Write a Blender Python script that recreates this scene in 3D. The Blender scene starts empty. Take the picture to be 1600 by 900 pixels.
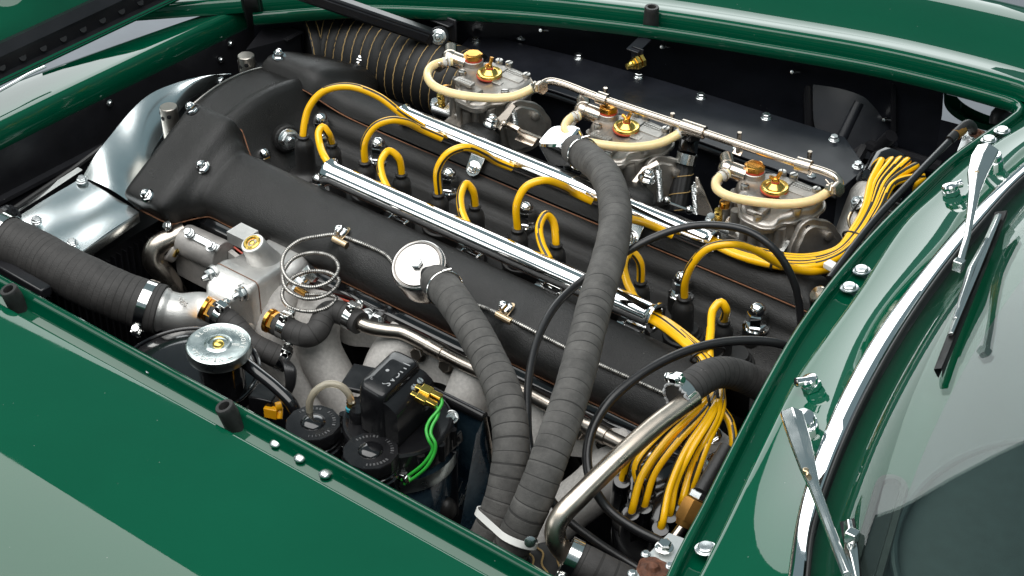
import bpy, math, random
from mathutils import Vector, Matrix
random.seed(7)
sc = bpy.context.scene
col = sc.collection
R = math.radians
V = Vector
# ------------------------------------------------------------------ camera
TH, PH, FPX, DIST = R(38), R(36), 2800.0, 2.1
CR = V((math.cos(TH), math.sin(TH), 0))
CF = V((-math.sin(TH)*math.cos(PH), math.cos(TH)*math.cos(PH), -math.sin(PH)))
CU = CR.cross(CF)
CP = -DIST*CF
cd = bpy.data.cameras.new('camera'); cam = bpy.data.objects.new('camera', cd); col.objects.link(cam)
cam.matrix_world = Matrix(((CR.x, CU.x, -CF.x, CP.x), (CR.y, CU.y, -CF.y, CP.y), (CR.z, CU.z, -CF.z, CP.z), (0, 0, 0, 1)))
cd.sensor_width = 36; cd.lens = FPX/1600*36; cd.clip_end = 200; cd.clip_start = 0.05
sc.camera = cam
# ------------------------------------------------------------------ studio light
w = bpy.data.worlds.new('World'); sc.world = w; w.use_nodes = True
w.node_tree.nodes['Background'].inputs[0].default_value = (0.66, 0.92, 1.0, 1)
w.node_tree.nodes['Background'].inputs[1].default_value = 0.24
def area(name, loc, target, sx, sy, power, color=(1, 1, 1)):
    l = bpy.data.lights.new(name, 'AREA'); l.shape = 'RECTANGLE'; l.size = sx; l.size_y = sy; l.energy = power; l.color = color
    o = bpy.data.objects.new(name, l); col.objects.link(o); o.location = loc
    o.rotation_euler = (V(target)-V(loc)).to_track_quat('-Z', 'Y').to_euler()
    return o
def soft(name, loc, target, sx, sy, radiance, color=(1, 1, 1)): return area(name, loc, target, sx, sy, radiance*math.pi*sx*sy, color)
ovh = soft('overhead_softbox', (-0.6, -1.05, 2.9), (-0.6, -1.0, 0), 5.4, 3.2, 4.0, (1.0, 0.985, 0.965)); ovh.rotation_euler = (0, 0, 0)
soft('far_softbox', (-3.8, 4.2, 1.75), (0, 0.2, 0.5), 6.0, 2.9, 3.2, (0.97, 1.0, 1.0))
soft('near_softbox', (-2.6, -4.2, 1.3), (0, -0.2, 0.0), 3.4, 1.5, 2.0, (1.0, 1.0, 1.0))
sc.view_settings.view_transform = 'Standard'; sc.view_settings.look = 'None'
sc.view_settings.exposure = 0.0; sc.view_settings.gamma = 1.0; sc.view_settings.use_curve_mapping = False
sc.cycles.use_denoising = True
sc.cycles.max_bounces = 8; sc.cycles.transparent_max_bounces = 8
sc.cycles.sample_clamp_indirect = 6

def W(px, py, z):
    """point of the place at height z that stands at this spot of the picture"""
    d = CF + CR*((px-800)/FPX) - CU*((py-450)/FPX)
    return CP + d*((z-CP.z)/d.z)
def WY(px, py, y):
    d = CF + CR*((px-800)/FPX) - CU*((py-450)/FPX)
    return CP + d*((y-CP.y)/d.y)
# ------------------------------------------------------------------ materials
MATS = {}
def mat(name, base, metal=0.0, rough=0.5, bump=0.0, bscale=400.0, coat=0.0, var=0.0, vscale=30.0, spec=0.5, dust=0.0, roughvar=0.0, trans=0.0, sss=0.0, ior=1.5, var2=None, bdetail=4, rscale=None, coatvar=0.0):
    m = bpy.data.materials.new(name); m.use_nodes = True; nt = m.node_tree; b = nt.nodes['Principled BSDF']
    L = nt.links.new
    b.inputs['Base Color'].default_value = (*base, 1); b.inputs['Metallic'].default_value = metal; b.inputs['Roughness'].default_value = rough
    b.inputs['Specular IOR Level'].default_value = spec; b.inputs['Coat Weight'].default_value = coat; b.inputs['Coat Roughness'].default_value = 0.03
    b.inputs['Transmission Weight'].default_value = trans; b.inputs['IOR'].default_value = ior
    if sss: b.inputs['Subsurface Weight'].default_value = sss; b.inputs['Subsurface Radius'].default_value = (.01, .006, .003); b.inputs['Subsurface Scale'].default_value = 0.5
    geo = nt.nodes.new('ShaderNodeNewGeometry')
    if var or dust:
        n = nt.nodes.new('ShaderNodeTexNoise'); n.inputs['Scale'].default_value = vscale; n.inputs['Detail'].default_value = 5; n.inputs['Roughness'].default_value = .65
        L(geo.outputs['Position'], n.inputs['Vector'])
        mx = nt.nodes.new('ShaderNodeMix'); mx.data_type = 'RGBA'
        rp = nt.nodes.new('ShaderNodeMapRange'); rp.inputs[1].default_value = .3; rp.inputs[2].default_value = .7
        L(n.outputs['Fac'], rp.inputs[0]); L(rp.outputs[0], mx.inputs[0])
        lo = tuple(c*(1-var) for c in base); hi = var2 or tuple(min(1, c*(1+var)) for c in base)
        mx.inputs[6].default_value = (*lo, 1); mx.inputs[7].default_value = (*hi, 1)
        out = mx.outputs[2]
        if dust:   # pale specks of dust that lie on the thing
            vo = nt.nodes.new('ShaderNodeTexVoronoi'); vo.inputs['Scale'].default_value = 95; L(geo.outputs['Position'], vo.inputs['Vector'])
            lt = nt.nodes.new('ShaderNodeMath'); lt.operation = 'LESS_THAN'; lt.inputs[1].default_value = .055; L(vo.outputs['Distance'], lt.inputs[0])
            n3 = nt.nodes.new('ShaderNodeTexNoise'); n3.inputs['Scale'].default_value = 40; L(geo.outputs['Position'], n3.inputs['Vector'])
            gt = nt.nodes.new('ShaderNodeMath'); gt.operation = 'GREATER_THAN'; gt.inputs[1].default_value = .6; L(n3.outputs['Fac'], gt.inputs[0])
            mu = nt.nodes.new('ShaderNodeMath'); mu.operation = 'MULTIPLY'; L(lt.outputs[0], mu.inputs[0]); L(gt.outputs[0], mu.inputs[1])
            m2 = nt.nodes.new('ShaderNodeMath'); m2.operation = 'MULTIPLY'; m2.inputs[1].default_value = dust; L(mu.outputs[0], m2.inputs[0])
            mx2 = nt.nodes.new('ShaderNodeMix'); mx2.data_type = 'RGBA'; L(m2.outputs[0], mx2.inputs[0]); L(out, mx2.inputs[6]); mx2.inputs[7].default_value = (.45, .45, .43, 1)
            out = mx2.outputs[2]
        L(out, b.inputs['Base Color'])
    if roughvar:
        n2 = nt.nodes.new('ShaderNodeTexNoise'); n2.inputs['Scale'].default_value = rscale or vscale*.7; n2.inputs['Detail'].default_value = 6; L(geo.outputs['Position'], n2.inputs['Vector'])
        r2 = nt.nodes.new('ShaderNodeMapRange'); r2.inputs[1].default_value = .3; r2.inputs[2].default_value = .7; r2.inputs[3].default_value = max(.02, rough-roughvar); r2.inputs[4].default_value = rough+roughvar
        L(n2.outputs['Fac'], r2.inputs[0]); L(r2.outputs[0], b.inputs['Roughness'])
        if coatvar:
            r3 = nt.nodes.new('ShaderNodeMapRange'); r3.inputs[1].default_value = .42; r3.inputs[2].default_value = .8; r3.inputs[3].default_value = .015; r3.inputs[4].default_value = coatvar; L(n2.outputs['Fac'], r3.inputs[0]); L(r3.outputs[0], b.inputs['Coat Roughness'])
    if bump:
        n4 = nt.nodes.new('ShaderNodeTexNoise'); n4.inputs['Scale'].default_value = bscale; n4.inputs['Detail'].default_value = bdetail; L(geo.outputs['Position'], n4.inputs['Vector'])
        bp = nt.nodes.new('ShaderNodeBump'); bp.inputs['Strength'].default_value = bump; bp.inputs['Distance'].default_value = .001
        L(n4.outputs['Fac'], bp.inputs['Height']); L(bp.outputs[0], b.inputs['Normal'])
        if coat: L(bp.outputs[0], b.inputs['Coat Normal'])
    MATS[name] = m
    return m
mat('green_paint', (.0003, .064, .031), 0, .5, coat=1.0, spec=.0, var=.06, vscale=4, dust=.3, bump=.006, bscale=120, bdetail=1, roughvar=.001, rscale=16, coatvar=.07)
mat('green_inner', (.0004, .058, .028), 0, .5, coat=1.0, spec=.0, var=.08, vscale=9, dust=.4)
mat('crackle_black', (.0100, .0098, .0095), 0, .37, bump=.75, bscale=1050, var=.5, vscale=420, roughvar=.10, rscale=22, spec=.42, dust=.3)
mat('satin_black', (.010, .011, .015), 0, .36, bump=.04, bscale=600, var=.25, vscale=25, roughvar=.08, dust=.25)
mat('frame_black', (.013, .013, .015), 0, .28, bump=.05, bscale=300, var=.2, vscale=30, dust=.3)
mat('gloss_black', (.006, .006, .007), 0, .12, coat=.4, var=.2, vscale=40, dust=.3)
mat('plastic_black', (.009, .009, .010), 0, .21, bump=.03, bscale=500, var=.2, vscale=60, roughvar=.06, spec=.4, dust=.1)
mat('rubber', (.015, .0145, .0145), 0, .45, bump=.15, bscale=350, var=.25, vscale=60, dust=.1)
mat('cap_alloy', (.40, .385, .37), 1, .2, var=.06, vscale=60, roughvar=.05)
mat('soft_rubber', (.020, .0195, .019), 0, .5, bump=.1, bscale=300, var=.3, vscale=80)
mat('hose_cloth', (.070, .067, .063), 0, .78, bump=.5, bscale=900, var=.45, vscale=38, dust=.15)
mat('hose_dark', (.034, .032, .031), 0, .7, bump=.4, bscale=700, var=.3, vscale=70, dust=.25)
mat('groove_dark', (.016, .015, .014), 0, .8)
mat('cable_black', (.012, .012, .013), 0, .33, bump=.05, bscale=300)
mat('duct_cloth', (.009, .009, .009), 0, .6, bump=.3, bscale=500, var=.3, vscale=40)
mat('duct_thread', (.45, .30, .12), 0, .6)
mat('chrome', (.90, .90, .90), 1, .045)
mat('chrome_soft', (.82, .82, .80), 1, .13, var=.05, vscale=40, roughvar=.05)
mat('zinc', (.70, .72, .72), 1, .26, var=.15, vscale=120, roughvar=.08)
mat('zinc_cap', (.56, .62, .61), 1, .30, bump=.12, bscale=200, var=.14, vscale=60, roughvar=.1)
mat('polished_aluminium', (.80, .86, .87), 1, .21, bump=.5, bscale=9, bdetail=0, var=.04, vscale=30)
mat('cast_aluminium', (.66, .65, .63), .85, .44, bump=.5, bscale=900, var=.14, vscale=25, roughvar=.1)
mat('carb_alloy', (.40, .375, .345), .9, .42, bump=.4, bscale=700, var=.22, vscale=45, roughvar=.1)
mat('machined_alloy', (.50, .48, .45), 1, .34, bump=.2, bscale=500, var=.15, vscale=50)
mat('manifold_coat', (.50, .48, .455), .1, .55, bump=.35, bscale=1100, var=.16, vscale=220, spec=.4)
mat('manifold_metal', (.42, .40, .38), .5, .5, bump=.3, bscale=800, var=.2, vscale=60)
mat('nickel_satin', (.64, .56, .475), 1, .31, var=.08, vscale=50, roughvar=.06)
mat('nickel', (.60, .52, .44), 1, .24, var=.08, vscale=50, roughvar=.06)
mat('steel_pipe', (.44, .39, .34), 1, .27, var=.2, vscale=30, roughvar=.08)
mat('nickel_post', (.50, .465, .42), 1, .36, var=.1, vscale=80)
mat('brass', (.72, .36, .07), 1, .24, var=.15, vscale=60)
mat('gold_zinc', (.80, .56, .14), 1, .22, var=.12, vscale=50)
mat('brown_brass', (.40, .20, .05), .8, .35, var=.2, vscale=60)
mat('bronze_clip', (.62, .47, .30), 1, .3, var=.12, vscale=60)
mat('gasket', (.20, .085, .04), 0, .75, var=.4, vscale=200)
mat('red_washer', (.45, .06, .03), 0, .5)
mat('yellow_lead', (1.0, .52, .003), 0, .30, coat=.3, var=.05, vscale=60)
mat('lead_stripe', (.030, .027, .018), 0, .38)
mat('fuel_hose', (.85, .67, .35), 0, .28, sss=.35, coat=.3, var=.10, vscale=25, trans=.0)
mat('hose_end', (.62, .60, .55), 0, .3, sss=.2)
mat('clear_tube', (.62, .56, .44), 0, .12, trans=.55, ior=1.4)
mat('green_wire', (.03, .36, .04), 0, .35)
mat('amber', (.90, .42, .01), 0, .2, coat=.3)
mat('white_mark', (.75, .75, .72), 0, .5)
mat('grey_mark', (.30, .305, .31), 0, .45)
mat('dull_mark', (.07, .07, .072), 0, .45)
mat('silver_plate', (.72, .74, .73), .75, .34, bump=.1, bscale=200, var=.1, vscale=40)
mat('rust', (.09, .032, .015), .2, .65, bump=.8, bscale=250, var=.6, vscale=120)
mat('blue_tank', (.012, .050, .105), .0, .16, coat=.5, var=.7, vscale=30, var2=(.05, .09, .12))
mat('glass_jar', (.75, .85, .86), 0, .05, trans=.9, ior=1.45)
mat('white_plastic', (.78, .78, .75), 0, .3)
mat('dash_black', (.016, .024, .027), 0, .55, bump=.15, bscale=900, var=.2, vscale=60, dust=.1)
mat('floor_grey', (.20, .215, .24), 0, .6, bump=.1, bscale=60, var=.08, vscale=9)
mat('fin_dark', (.008, .008, .009), 0, .5)
mat('teal_ring', (.02, .35, .45), 0, .4)
# windscreen glass: clear, with its real mirror reflection
g = bpy.data.materials.new('screen_glass'); g.use_nodes = True; MATS['screen_glass'] = g
nt = g.node_tree; b = nt.nodes['Principled BSDF']
b.inputs['Base Color'].default_value = (.80, .90, .86, 1); b.inputs['Roughness'].default_value = .0; b.inputs['Transmission Weight'].default_value = 1; b.inputs['IOR'].default_value = 1.5
nt.nodes.remove(b); out_ = nt.nodes['Material Output']
tr = nt.nodes.new('ShaderNodeBsdfTransparent'); tr.inputs[0].default_value = (.86, .93, .90, 1)
gs = nt.nodes.new('ShaderNodeBsdfGlossy'); gs.inputs['Roughness'].default_value = 0.01
ge = nt.nodes.new('ShaderNodeNewGeometry'); dt = nt.nodes.new('ShaderNodeVectorMath'); dt.operation = 'DOT_PRODUCT'
nt.links.new(ge.outputs['Normal'], dt.inputs[0]); nt.links.new(ge.outputs['Incoming'], dt.inputs[1])
def mth(op, a, b_):
    n = nt.nodes.new('ShaderNodeMath'); n.operation = op
    for i, q in enumerate((a, b_)):
        if isinstance(q, (int, float)): n.inputs[i].default_value = q
        elif q is not None: nt.links.new(q, n.inputs[i])
    return n.outputs[0]
fr_s = mth('ADD', mth('MULTIPLY', mth('POWER', mth('SUBTRACT', 1.0, mth('ABSOLUTE', dt.outputs['Value'], None)), 5.0), .96), .04)   # Schlick
ms = nt.nodes.new('ShaderNodeMixShader')
nt.links.new(fr_s, ms.inputs[0]); nt.links.new(tr.outputs[0], ms.inputs[1]); nt.links.new(gs.outputs[0], ms.inputs[2]); nt.links.new(ms.outputs[0], out_.inputs[0])
# ------------------------------------------------------------------ mesh helpers
def frame(o, zd, xd=None):
    z = V(zd).normalized()
    x = V(xd) if xd is not None else (V((0, 0, 1)) if abs(z.z) < .9 else V((1, 0, 0)))
    y = z.cross(x)
    if y.length < 1e-6: y = z.cross(V((0, 1, 0)))
    y.normalize(); x = y.cross(z)
    M = Matrix.Identity(4)
    for i in range(3): M[i][0], M[i][1], M[i][2], M[i][3] = x[i], y[i], z[i], o[i]
    return M
def T(x, y, z): return Matrix.Translation((x, y, z))
def smoothpath(pts, step=.004, closed=False):
    P = [V(p) for p in pts]
    if len(P) == 2:
        n = max(2, int((P[1]-P[0]).length/step)); return [P[0].lerp(P[1], i/n) for i in range(n+1)]
    ext = ([P[-1]]+P+[P[0], P[1]]) if closed else ([P[0]*2-P[1]]+P+[P[-1]*2-P[-2]])
    out = []
    for i in range(1, len(ext)-2):
        p0, p1, p2, p3 = ext[i-1:i+3]
        def tj(t, a, b): return t+max(1e-5, (b-a).length)**.5
        t0 = 0; t1 = tj(t0, p0, p1); t2 = tj(t1, p1, p2); t3 = tj(t2, p2, p3)
        n = max(2, int((p2-p1).length/step))
        for k in range(n):
            t = t1+(t2-t1)*k/n
            a1 = p0*((t1-t)/(t1-t0))+p1*((t-t0)/(t1-t0)); a2 = p1*((t2-t)/(t2-t1))+p2*((t-t1)/(t2-t1)); a3 = p2*((t3-t)/(t3-t2))+p3*((t-t2)/(t3-t2))
            b1 = a1*((t2-t)/(t2-t0))+a2*((t-t0)/(t2-t0)); b2 = a2*((t3-t)/(t3-t1))+a3*((t-t1)/(t3-t1))
            out.append(b1*((t2-t)/(t2-t1))+b2*((t-t1)/(t2-t1)))
    if not closed: out.append(P[-1].copy())
    return out
def resample(pts, n):
    L = [0]
    for a, b_ in zip(pts, pts[1:]): L.append(L[-1]+(b_-a).length)
    out = []; j = 0
    for i in range(n):
        s = L[-1]*i/(n-1)
        while j < len(L)-2 and L[j+1] < s: j += 1
        t = (s-L[j])/max(1e-9, L[j+1]-L[j]); out.append(pts[j].lerp(pts[j+1], min(1, max(0, t))))
    return out
class MB:
    def __init__(s): s.v = []; s.f = []; s.m = []
    def add(s, vs, fs, mi=0, M=None):
        k = len(s.v)
        s.v += [tuple(M @ V(p)) if M is not None else tuple(p) for p in vs]
        for i, f in enumerate(fs):
            s.f.append(tuple(a+k for a in f)); s.m.append(mi[i] if isinstance(mi, list) else mi)
        return s
    def box(s, sx, sy, sz, M=None, mi=0, taper=1.0):
        x, y, z = sx/2, sy/2, sz/2; t = taper
        vs = [(-x, -y, -z), (x, -y, -z), (x, y, -z), (-x, y, -z), (-x*t, -y*t, z), (x*t, -y*t, z), (x*t, y*t, z), (-x*t, y*t, z)]
        return s.add(vs, [(3, 2, 1, 0), (4, 5, 6, 7), (0, 1, 5, 4), (1, 2, 6, 5), (2, 3, 7, 6), (3, 0, 4, 7)], mi, M)
    def prism(s, poly, h, M=None, mi=0, inset=0.0):
        n = len(poly); cx = sum(p[0] for p in poly)/n; cy = sum(p[1] for p in poly)/n
        vs = [(p[0], p[1], 0) for p in poly]
        if inset:
            vs += [(p[0], p[1], h-inset) for p in poly]
            for p in poly:
                d = V((cx-p[0], cy-p[1])); d = d.normalized()*inset
                vs.append((p[0]+d.x, p[1]+d.y, h))
            L = 3
        else:
            vs += [(p[0], p[1], h) for p in poly]; L = 2
        fs = [tuple(range(n-1, -1, -1)), tuple(range((L-1)*n, L*n))]
        for l in range(L-1):
            for i in range(n): fs.append((l*n+i, l*n+(i+1) % n, (l+1)*n+(i+1) % n, (l+1)*n+i))
        return s.add(vs, fs, mi, M)
    def lathe(s, prof, M=None, seg=24, mi=0, rot=0.0, caps=True, wob=None):
        vs = []; n = len(prof)
        for r, z in prof:
            for k in range(seg):
                a = 2*math.pi*k/seg+rot; rr = r*(wob(a, z) if wob else 1)
                vs.append((rr*math.cos(a), rr*math.sin(a), z))
        fs = []; mm = []
        for i in range(n-1):
            for k in range(seg):
                fs.append((i*seg+k, i*seg+(k+1) % seg, (i+1)*seg+(k+1) % seg, (i+1)*seg+k)); mm.append(mi[i] if isinstance(mi, list) else mi)
        if caps:
            if prof[0][0] > 1e-6: fs.append(tuple(range(seg-1, -1, -1))); mm.append(mm[0])
            if prof[-1][0] > 1e-6: fs.append(tuple(range((n-1)*seg, n*seg))); mm.append(mm[-1])
        return s.add(vs, fs, mm, M)
    def tube(s, pts, r, seg=12, rf=None, mf=None, mi=0, caps=True, closed=False, up=None, flat=1.0):
        P = pts; n = len(P); vs = []; S = 0
        t = (P[1]-P[0]).normalized()
        u = V(up) if up is not None else (V((0, 0, 1)) if abs(t.z) < .9 else V((1, 0, 0)))
        u = (u-t*u.dot(t)).normalized()
        ss = []
        for i in range(n):
            if closed: t2 = (P[(i+1) % n]-P[i-1])
            else: t2 = (P[min(i+1, n-1)]-P[max(i-1, 0)])
            if t2.length < 1e-9: t2 = t
            t2.normalize()
            u = u-t2*u.dot(t2)
            if u.length < 1e-6: u = V((1, 0, 0))-t2*t2.x
            u.normalize(); t = t2; w_ = t.cross(u)
            if i: S += (P[i]-P[i-1]).length
            ss.append(S)
            for k in range(seg):
                a = 2*math.pi*k/seg
                rr = r*(rf(S, a) if rf else 1)
                vs.append(P[i]+u*(rr*math.cos(a)*flat)+w_*(rr*math.sin(a)))
        fs = []; mm = []
        for i in range(n if closed else n-1):
            j = (i+1) % n
            for k in range(seg):
                fs.append((i*seg+k, i*seg+(k+1) % seg, j*seg+(k+1) % seg, j*seg+k))
                mm.append(mf(ss[i], 2*math.pi*(k+.5)/seg) if mf else mi)
        if caps and not closed:
            fs.append(tuple(range(seg-1, -1, -1))); mm.append(mi); fs.append(tuple(range((n-1)*seg, n*seg))); mm.append(mi)
        return s.add(vs, fs, mm)
    def loft(s, rows, mi=0, closed=False, capends=False):
        n = len(rows[0]); vs = [p for r_ in rows for p in r_]; fs = []
        for i in range(len(rows)-1):
            for k in range(n if closed else n-1):
                fs.append((i*n+k, i*n+(k+1) % n, (i+1)*n+(k+1) % n, (i+1)*n+k))
        if capends: fs.append(tuple(range(n-1, -1, -1))); fs.append(tuple(range((len(rows)-1)*n, len(rows)*n)))
        return s.add(vs, fs, mi)
    def nut(s, M, r, h, mi=0, rot=0.0):   # chamfered hexagon
        return s.lathe([(r*.93, 0), (r, h*.12), (r, h*.88), (r*.86, h)], M, 6, mi, rot)
    def text(s, string, size, M, mi=0, ext=.0004):
        vs, fs = glyphs(string, size, ext); return s.add(vs, fs, mi, M)
    def ringtext(s, string, size, rad, a0, a1, M, mi=0, inward=False, ext=.0004):
        n = len(string)
        for i, ch in enumerate(string):
            if ch == ' ': continue
            a = a0+(a1-a0)*(i/(max(1, n-1)))
            rot = a-math.pi/2 if not inward else a+math.pi/2
            s.text(ch, size, M @ T(rad*math.cos(a), rad*math.sin(a), 0) @ Matrix.Rotation(rot, 4, 'Z') @ T(-size*.3, -size*.35, 0), mi, ext)
        return s
_G = {}
def glyphs(string, size, ext):
    key = (string, ext/size)
    if key not in _G:
        c = bpy.data.curves.new('g', 'FONT'); c.body = string; c.size = 1; c.extrude = ext/size; c.resolution_u = 2
        o = bpy.data.objects.new('g', c); col.objects.link(o)
        dg = bpy.context.evaluated_depsgraph_get(); me = bpy.data.meshes.new_from_object(o.evaluated_get(dg))
        _G[key] = ([tuple(v.co) for v in me.vertices], [tuple(p.vertices) for p in me.polygons])
        bpy.data.objects.remove(o); bpy.data.curves.remove(c); bpy.data.meshes.remove(me)
    vs, fs = _G[key]
    return [(x*size, y*size, z*size) for x, y, z in vs], fs
POS = {}
def tag(o, label=None, cat=None, group=None, kind=None):
    if label: o['label'] = label
    if cat: o['category'] = cat
    if group: o['group'] = group
    if kind: o['kind'] = kind
    return o
def thing(name, loc, label, cat, group=None):
    o = bpy.data.objects.new(name, None); col.objects.link(o); o.location = loc; o.empty_display_size = .02
    POS[o.name] = V(loc); return tag(o, label, cat, group)
def build(mb, name, mats, parent=None, smooth=32, bevel=0.0, label=None, cat=None, group=None, kind=None, subsurf=0):
    if isinstance(mats, str): mats = [mats]
    lo = [min(p[i] for p in mb.v) for i in range(3)]; hi = [max(p[i] for p in mb.v) for i in range(3)]
    c = V(((lo[0]+hi[0])/2, (lo[1]+hi[1])/2, lo[2]))
    me = bpy.data.meshes.new(name)
    me.from_pydata([(x-c.x, y-c.y, z-c.z) for x, y, z in mb.v], [], mb.f)
    for m in mats: me.materials.append(MATS[m])
    me.polygons.foreach_set('material_index', mb.m)
    me.update()
    import bmesh as _b
    bm = _b.new(); bm.from_mesh(me); _b.ops.recalc_face_normals(bm, faces=bm.faces); bm.to_mesh(me); bm.free()
    me.polygons.foreach_set('use_smooth', [True]*len(me.polygons))
    me.set_sharp_from_angle(angle=R(smooth))
    o = bpy.data.objects.new(name, me); col.objects.link(o)
    if parent is not None:
        o.parent = parent; o.location = c-POS[parent.name]
    else: o.location = c
    POS[o.name] = c
    if bevel:
        bv = o.modifiers.new('bevel', 'BEVEL'); bv.width = bevel; bv.segments = 2; bv.limit_method = 'ANGLE'; bv.angle_limit = R(35); bv.harden_normals = False
    if subsurf:
        ss = o.modifiers.new('sub', 'SUBSURF'); ss.levels = subsurf; ss.render_levels = subsurf
    return tag(o, label, cat, group, kind)
def copy_tree(o, parent=None, delta=V((0, 0, 0))):
    c = o.copy(); col.objects.link(c); c.parent = parent
    if parent is None: c.location = o.location+delta
    POS[c.name] = POS[o.name]+delta
    for ch in o.children: copy_tree(ch, c, delta)
    return c
XA, YA, ZA = V((1, 0, 0)), V((0, 1, 0)), V((0, 0, 1))
def pathW(pts, step=.004): return smoothpath([W(*p) for p in pts], step)
def bolt(parent, M, r=.006, h=.005, m='zinc', name='bolt', washer=True, stud=.0):
    mb = MB()
    if washer: mb.lathe([(r*1.35, 0), (r*1.35, .0012), (r*1.25, .0016)], M, 20)
    mb.nut(M @ T(0, 0, .0014), r, h, 0, random.random())
    if stud: mb.lathe([(r*.5, 0), (r*.5, h+stud*.6), (r*.3, h+stud), (0, h+stud*1.02)], M, 12)
    return build(mb, name, m, parent)
def acorn(parent, M, r=.008, h=.012, m='chrome', name='acorn_nut'):
    mb = MB(); mb.lathe([(r*1.35, 0), (r*1.35, .0015)], M, 20)
    mb.nut(M @ T(0, 0, .0014), r, h*.55, 0, random.random())
    mb.lathe([(r*.82, h*.55)]+[(r*.82*math.cos(a), h*.55+r*.85*math.sin(a)) for a in [R(d) for d in (15, 30, 45, 60, 75, 90)]], M, 18)
    return build(mb, name, m, parent)
def slotscrew(parent, M, r=.006, m='zinc', name='screw', washer=True, slot=True):
    mb = MB()
    if washer: mb.lathe([(r*1.35, 0), (r*1.35, .001), (r*1.1, .0016)], M, 24)
    mb.lathe([(r, .001), (r, .0035), (r*.85, .0045), (0, .0048)], M, 24)
    o = build(mb, name, m, parent)
    return o
def clamp(parent, P, d, r, wid=.011, m='chrome_soft', side=None):
    """worm-drive hose clamp with its screw housing"""
    M = frame(P, d, side); mb = MB()
    mb.lathe([(r, -wid/2), (r*1.035, -wid/2), (r*1.035, wid/2), (r, wid/2)], M, 32, caps=False)
    c = build(mb, 'hose_clamp', m, parent)
    mb = MB(); Ms = M @ T(r*1.12, 0, 0) @ Matrix.Rotation(R(90), 4, 'X')
    mb.box(.008, .010, .013, M @ T(r*1.12, .002, 0))
    mb.lathe([(.004, -.012), (.004, .006)], Ms, 12)
    mb.nut(Ms @ T(0, 0, .006), .0058, .005); mb.lathe([(.0048, .011), (.0048, .0125), (0, .013)], Ms, 12)
    build(mb, 'screw_housing', m, c, bevel=.0008)
    return c
def wraprf(pitch=.0135, depth=.03, pleat=.35):
    def rf(S, a):
        ph = ((S+.0025*math.sin(S*19)+.0008*math.sin(S*61))/pitch) % 1.0
        base = 1-depth*(1 if ph < .13 else 0)+depth*.55*(1-ph)
        return base*(1+.008*math.sin(S*71+a*2)+.006*math.sin(S*183+3*a))
    return rf
def wrapmf(pitch=.0135, gm=1):
    def mf(S, a):
        ph = ((S+.0025*math.sin(S*19)+.0008*math.sin(S*61))/pitch) % 1.0
        return gm if ph < .10 else 0
    return mf
def wrapped_hose(pts, r, name, label=None, cat=None, parent=None, m='hose_cloth', pitch=.0135, depth=.03, group=None, seg=28):
    mb = MB(); mb.tube(smoothpath(pts, pitch/13), r, seg, wraprf(pitch, depth), wrapmf(pitch))
    return build(mb, name, [m, 'groove_dark'], parent, 70, label=label, cat=cat, group=group)
def lead(pts, r, name, label, cat, group=None, parent=None, twist=9.0, start=0.0, up=None, stripe=.30):
    """yellow lead with a black line wandering round it"""
    def mf(S, a):
        c = start+twist*S
        d = abs((a-c+math.pi/2) % math.pi-math.pi/2)
        return 1 if d < stripe else 0
    mb = MB(); mb.tube(smoothpath(pts, .003), r, 20, None, mf, up=up)
    return build(mb, name, ['yellow_lead', 'lead_stripe'], parent, 60, label=label, cat=cat, group=group)
from mathutils.bvhtree import BVHTree
def bvh(o):
    me = o.data; c = POS[o.name]; return BVHTree.FromPolygons([v.co+c for v in me.vertices], [tuple(p.vertices) for p in me.polygons])
BV = {}
def hit(px, py, k='near', lift=0.0):
    d = (CF + CR*((px-800)/FPX) - CU*((py-450)/FPX)).normalized()
    p, n, i, dist = BV[k].ray_cast(CP, d)
    if p is None: return W(px, py, -.03), V((0, 0, 1))
    if n.dot(d) > 0: n = -n
    return p+n*lift, n
# ================================================================== the setting
mb = MB(); mb.add([(-14, -10, -.86), (10, -10, -.86), (10, 16, -.86), (-14, 16, -.86)], [(0, 1, 2, 3)])
build(mb, 'floor', 'floor_grey', kind='structure', label='grey studio floor far below the car', cat='floor')

# ================================================================== car body
body = thing('car_body', (0, -.4, -.5), 'glossy dark green car body surrounding the open engine bay', 'car body')
LIP = [(395, 22, .045), (531, 12, .045), (584, 10.5, .045), (689, 14, .045), (820, 21, .045), (1010, 42, .045), (1200, 72, .045), (1364, 101, .045), (1480, 128, .045), (1550, 147, .045), (1582, 157, .045),
       (1590, 166, .047), (1575, 180, .05), (1494, 235, .055), (1440, 283, .058), (1370, 352, .062), (1300, 432, .064), (1240, 515, .064), (1190, 602, .064), (1130, 718, .062), (1095, 788, .06), (1062, 850, .058), (1036, 906, .055), (1000, 985, .05)]
lip = smoothpath([W(*p) for p in LIP], .012)
def offs(path, o, dz):
    out = []
    n = len(path)
    for i, p in enumerate(path):
        t = path[min(n-1, i+2)]-path[max(0, i-2)]; t.z = 0; t.normalize()
        nrm = V((-t.y, t.x, 0))       # outward of the bay
        out.append(p+nrm*o+V((0, 0, dz)))
    return out
# rounded gutter all along the far and rear side of the bay
prof = [(.02, -.021), (.003, -.020), (.0, -.017), (-.0005, -.006), (.001, -.0015), (.0045, 0), (.008, -.0015), (.0095, -.006), (.011, -.012), (.014, -.014), (.034, -.014)]
mb = MB(); mb.loft([offs(lip, o, dz) for o, dz in prof])
gut = build(mb, 'bay_lip', 'green_inner', body, 50)
# far wing: panel edge, crown and roll-off
ki = min(range(len(lip)), key=lambda i: (lip[i]-W(1590, 166, .047)).length)
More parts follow.
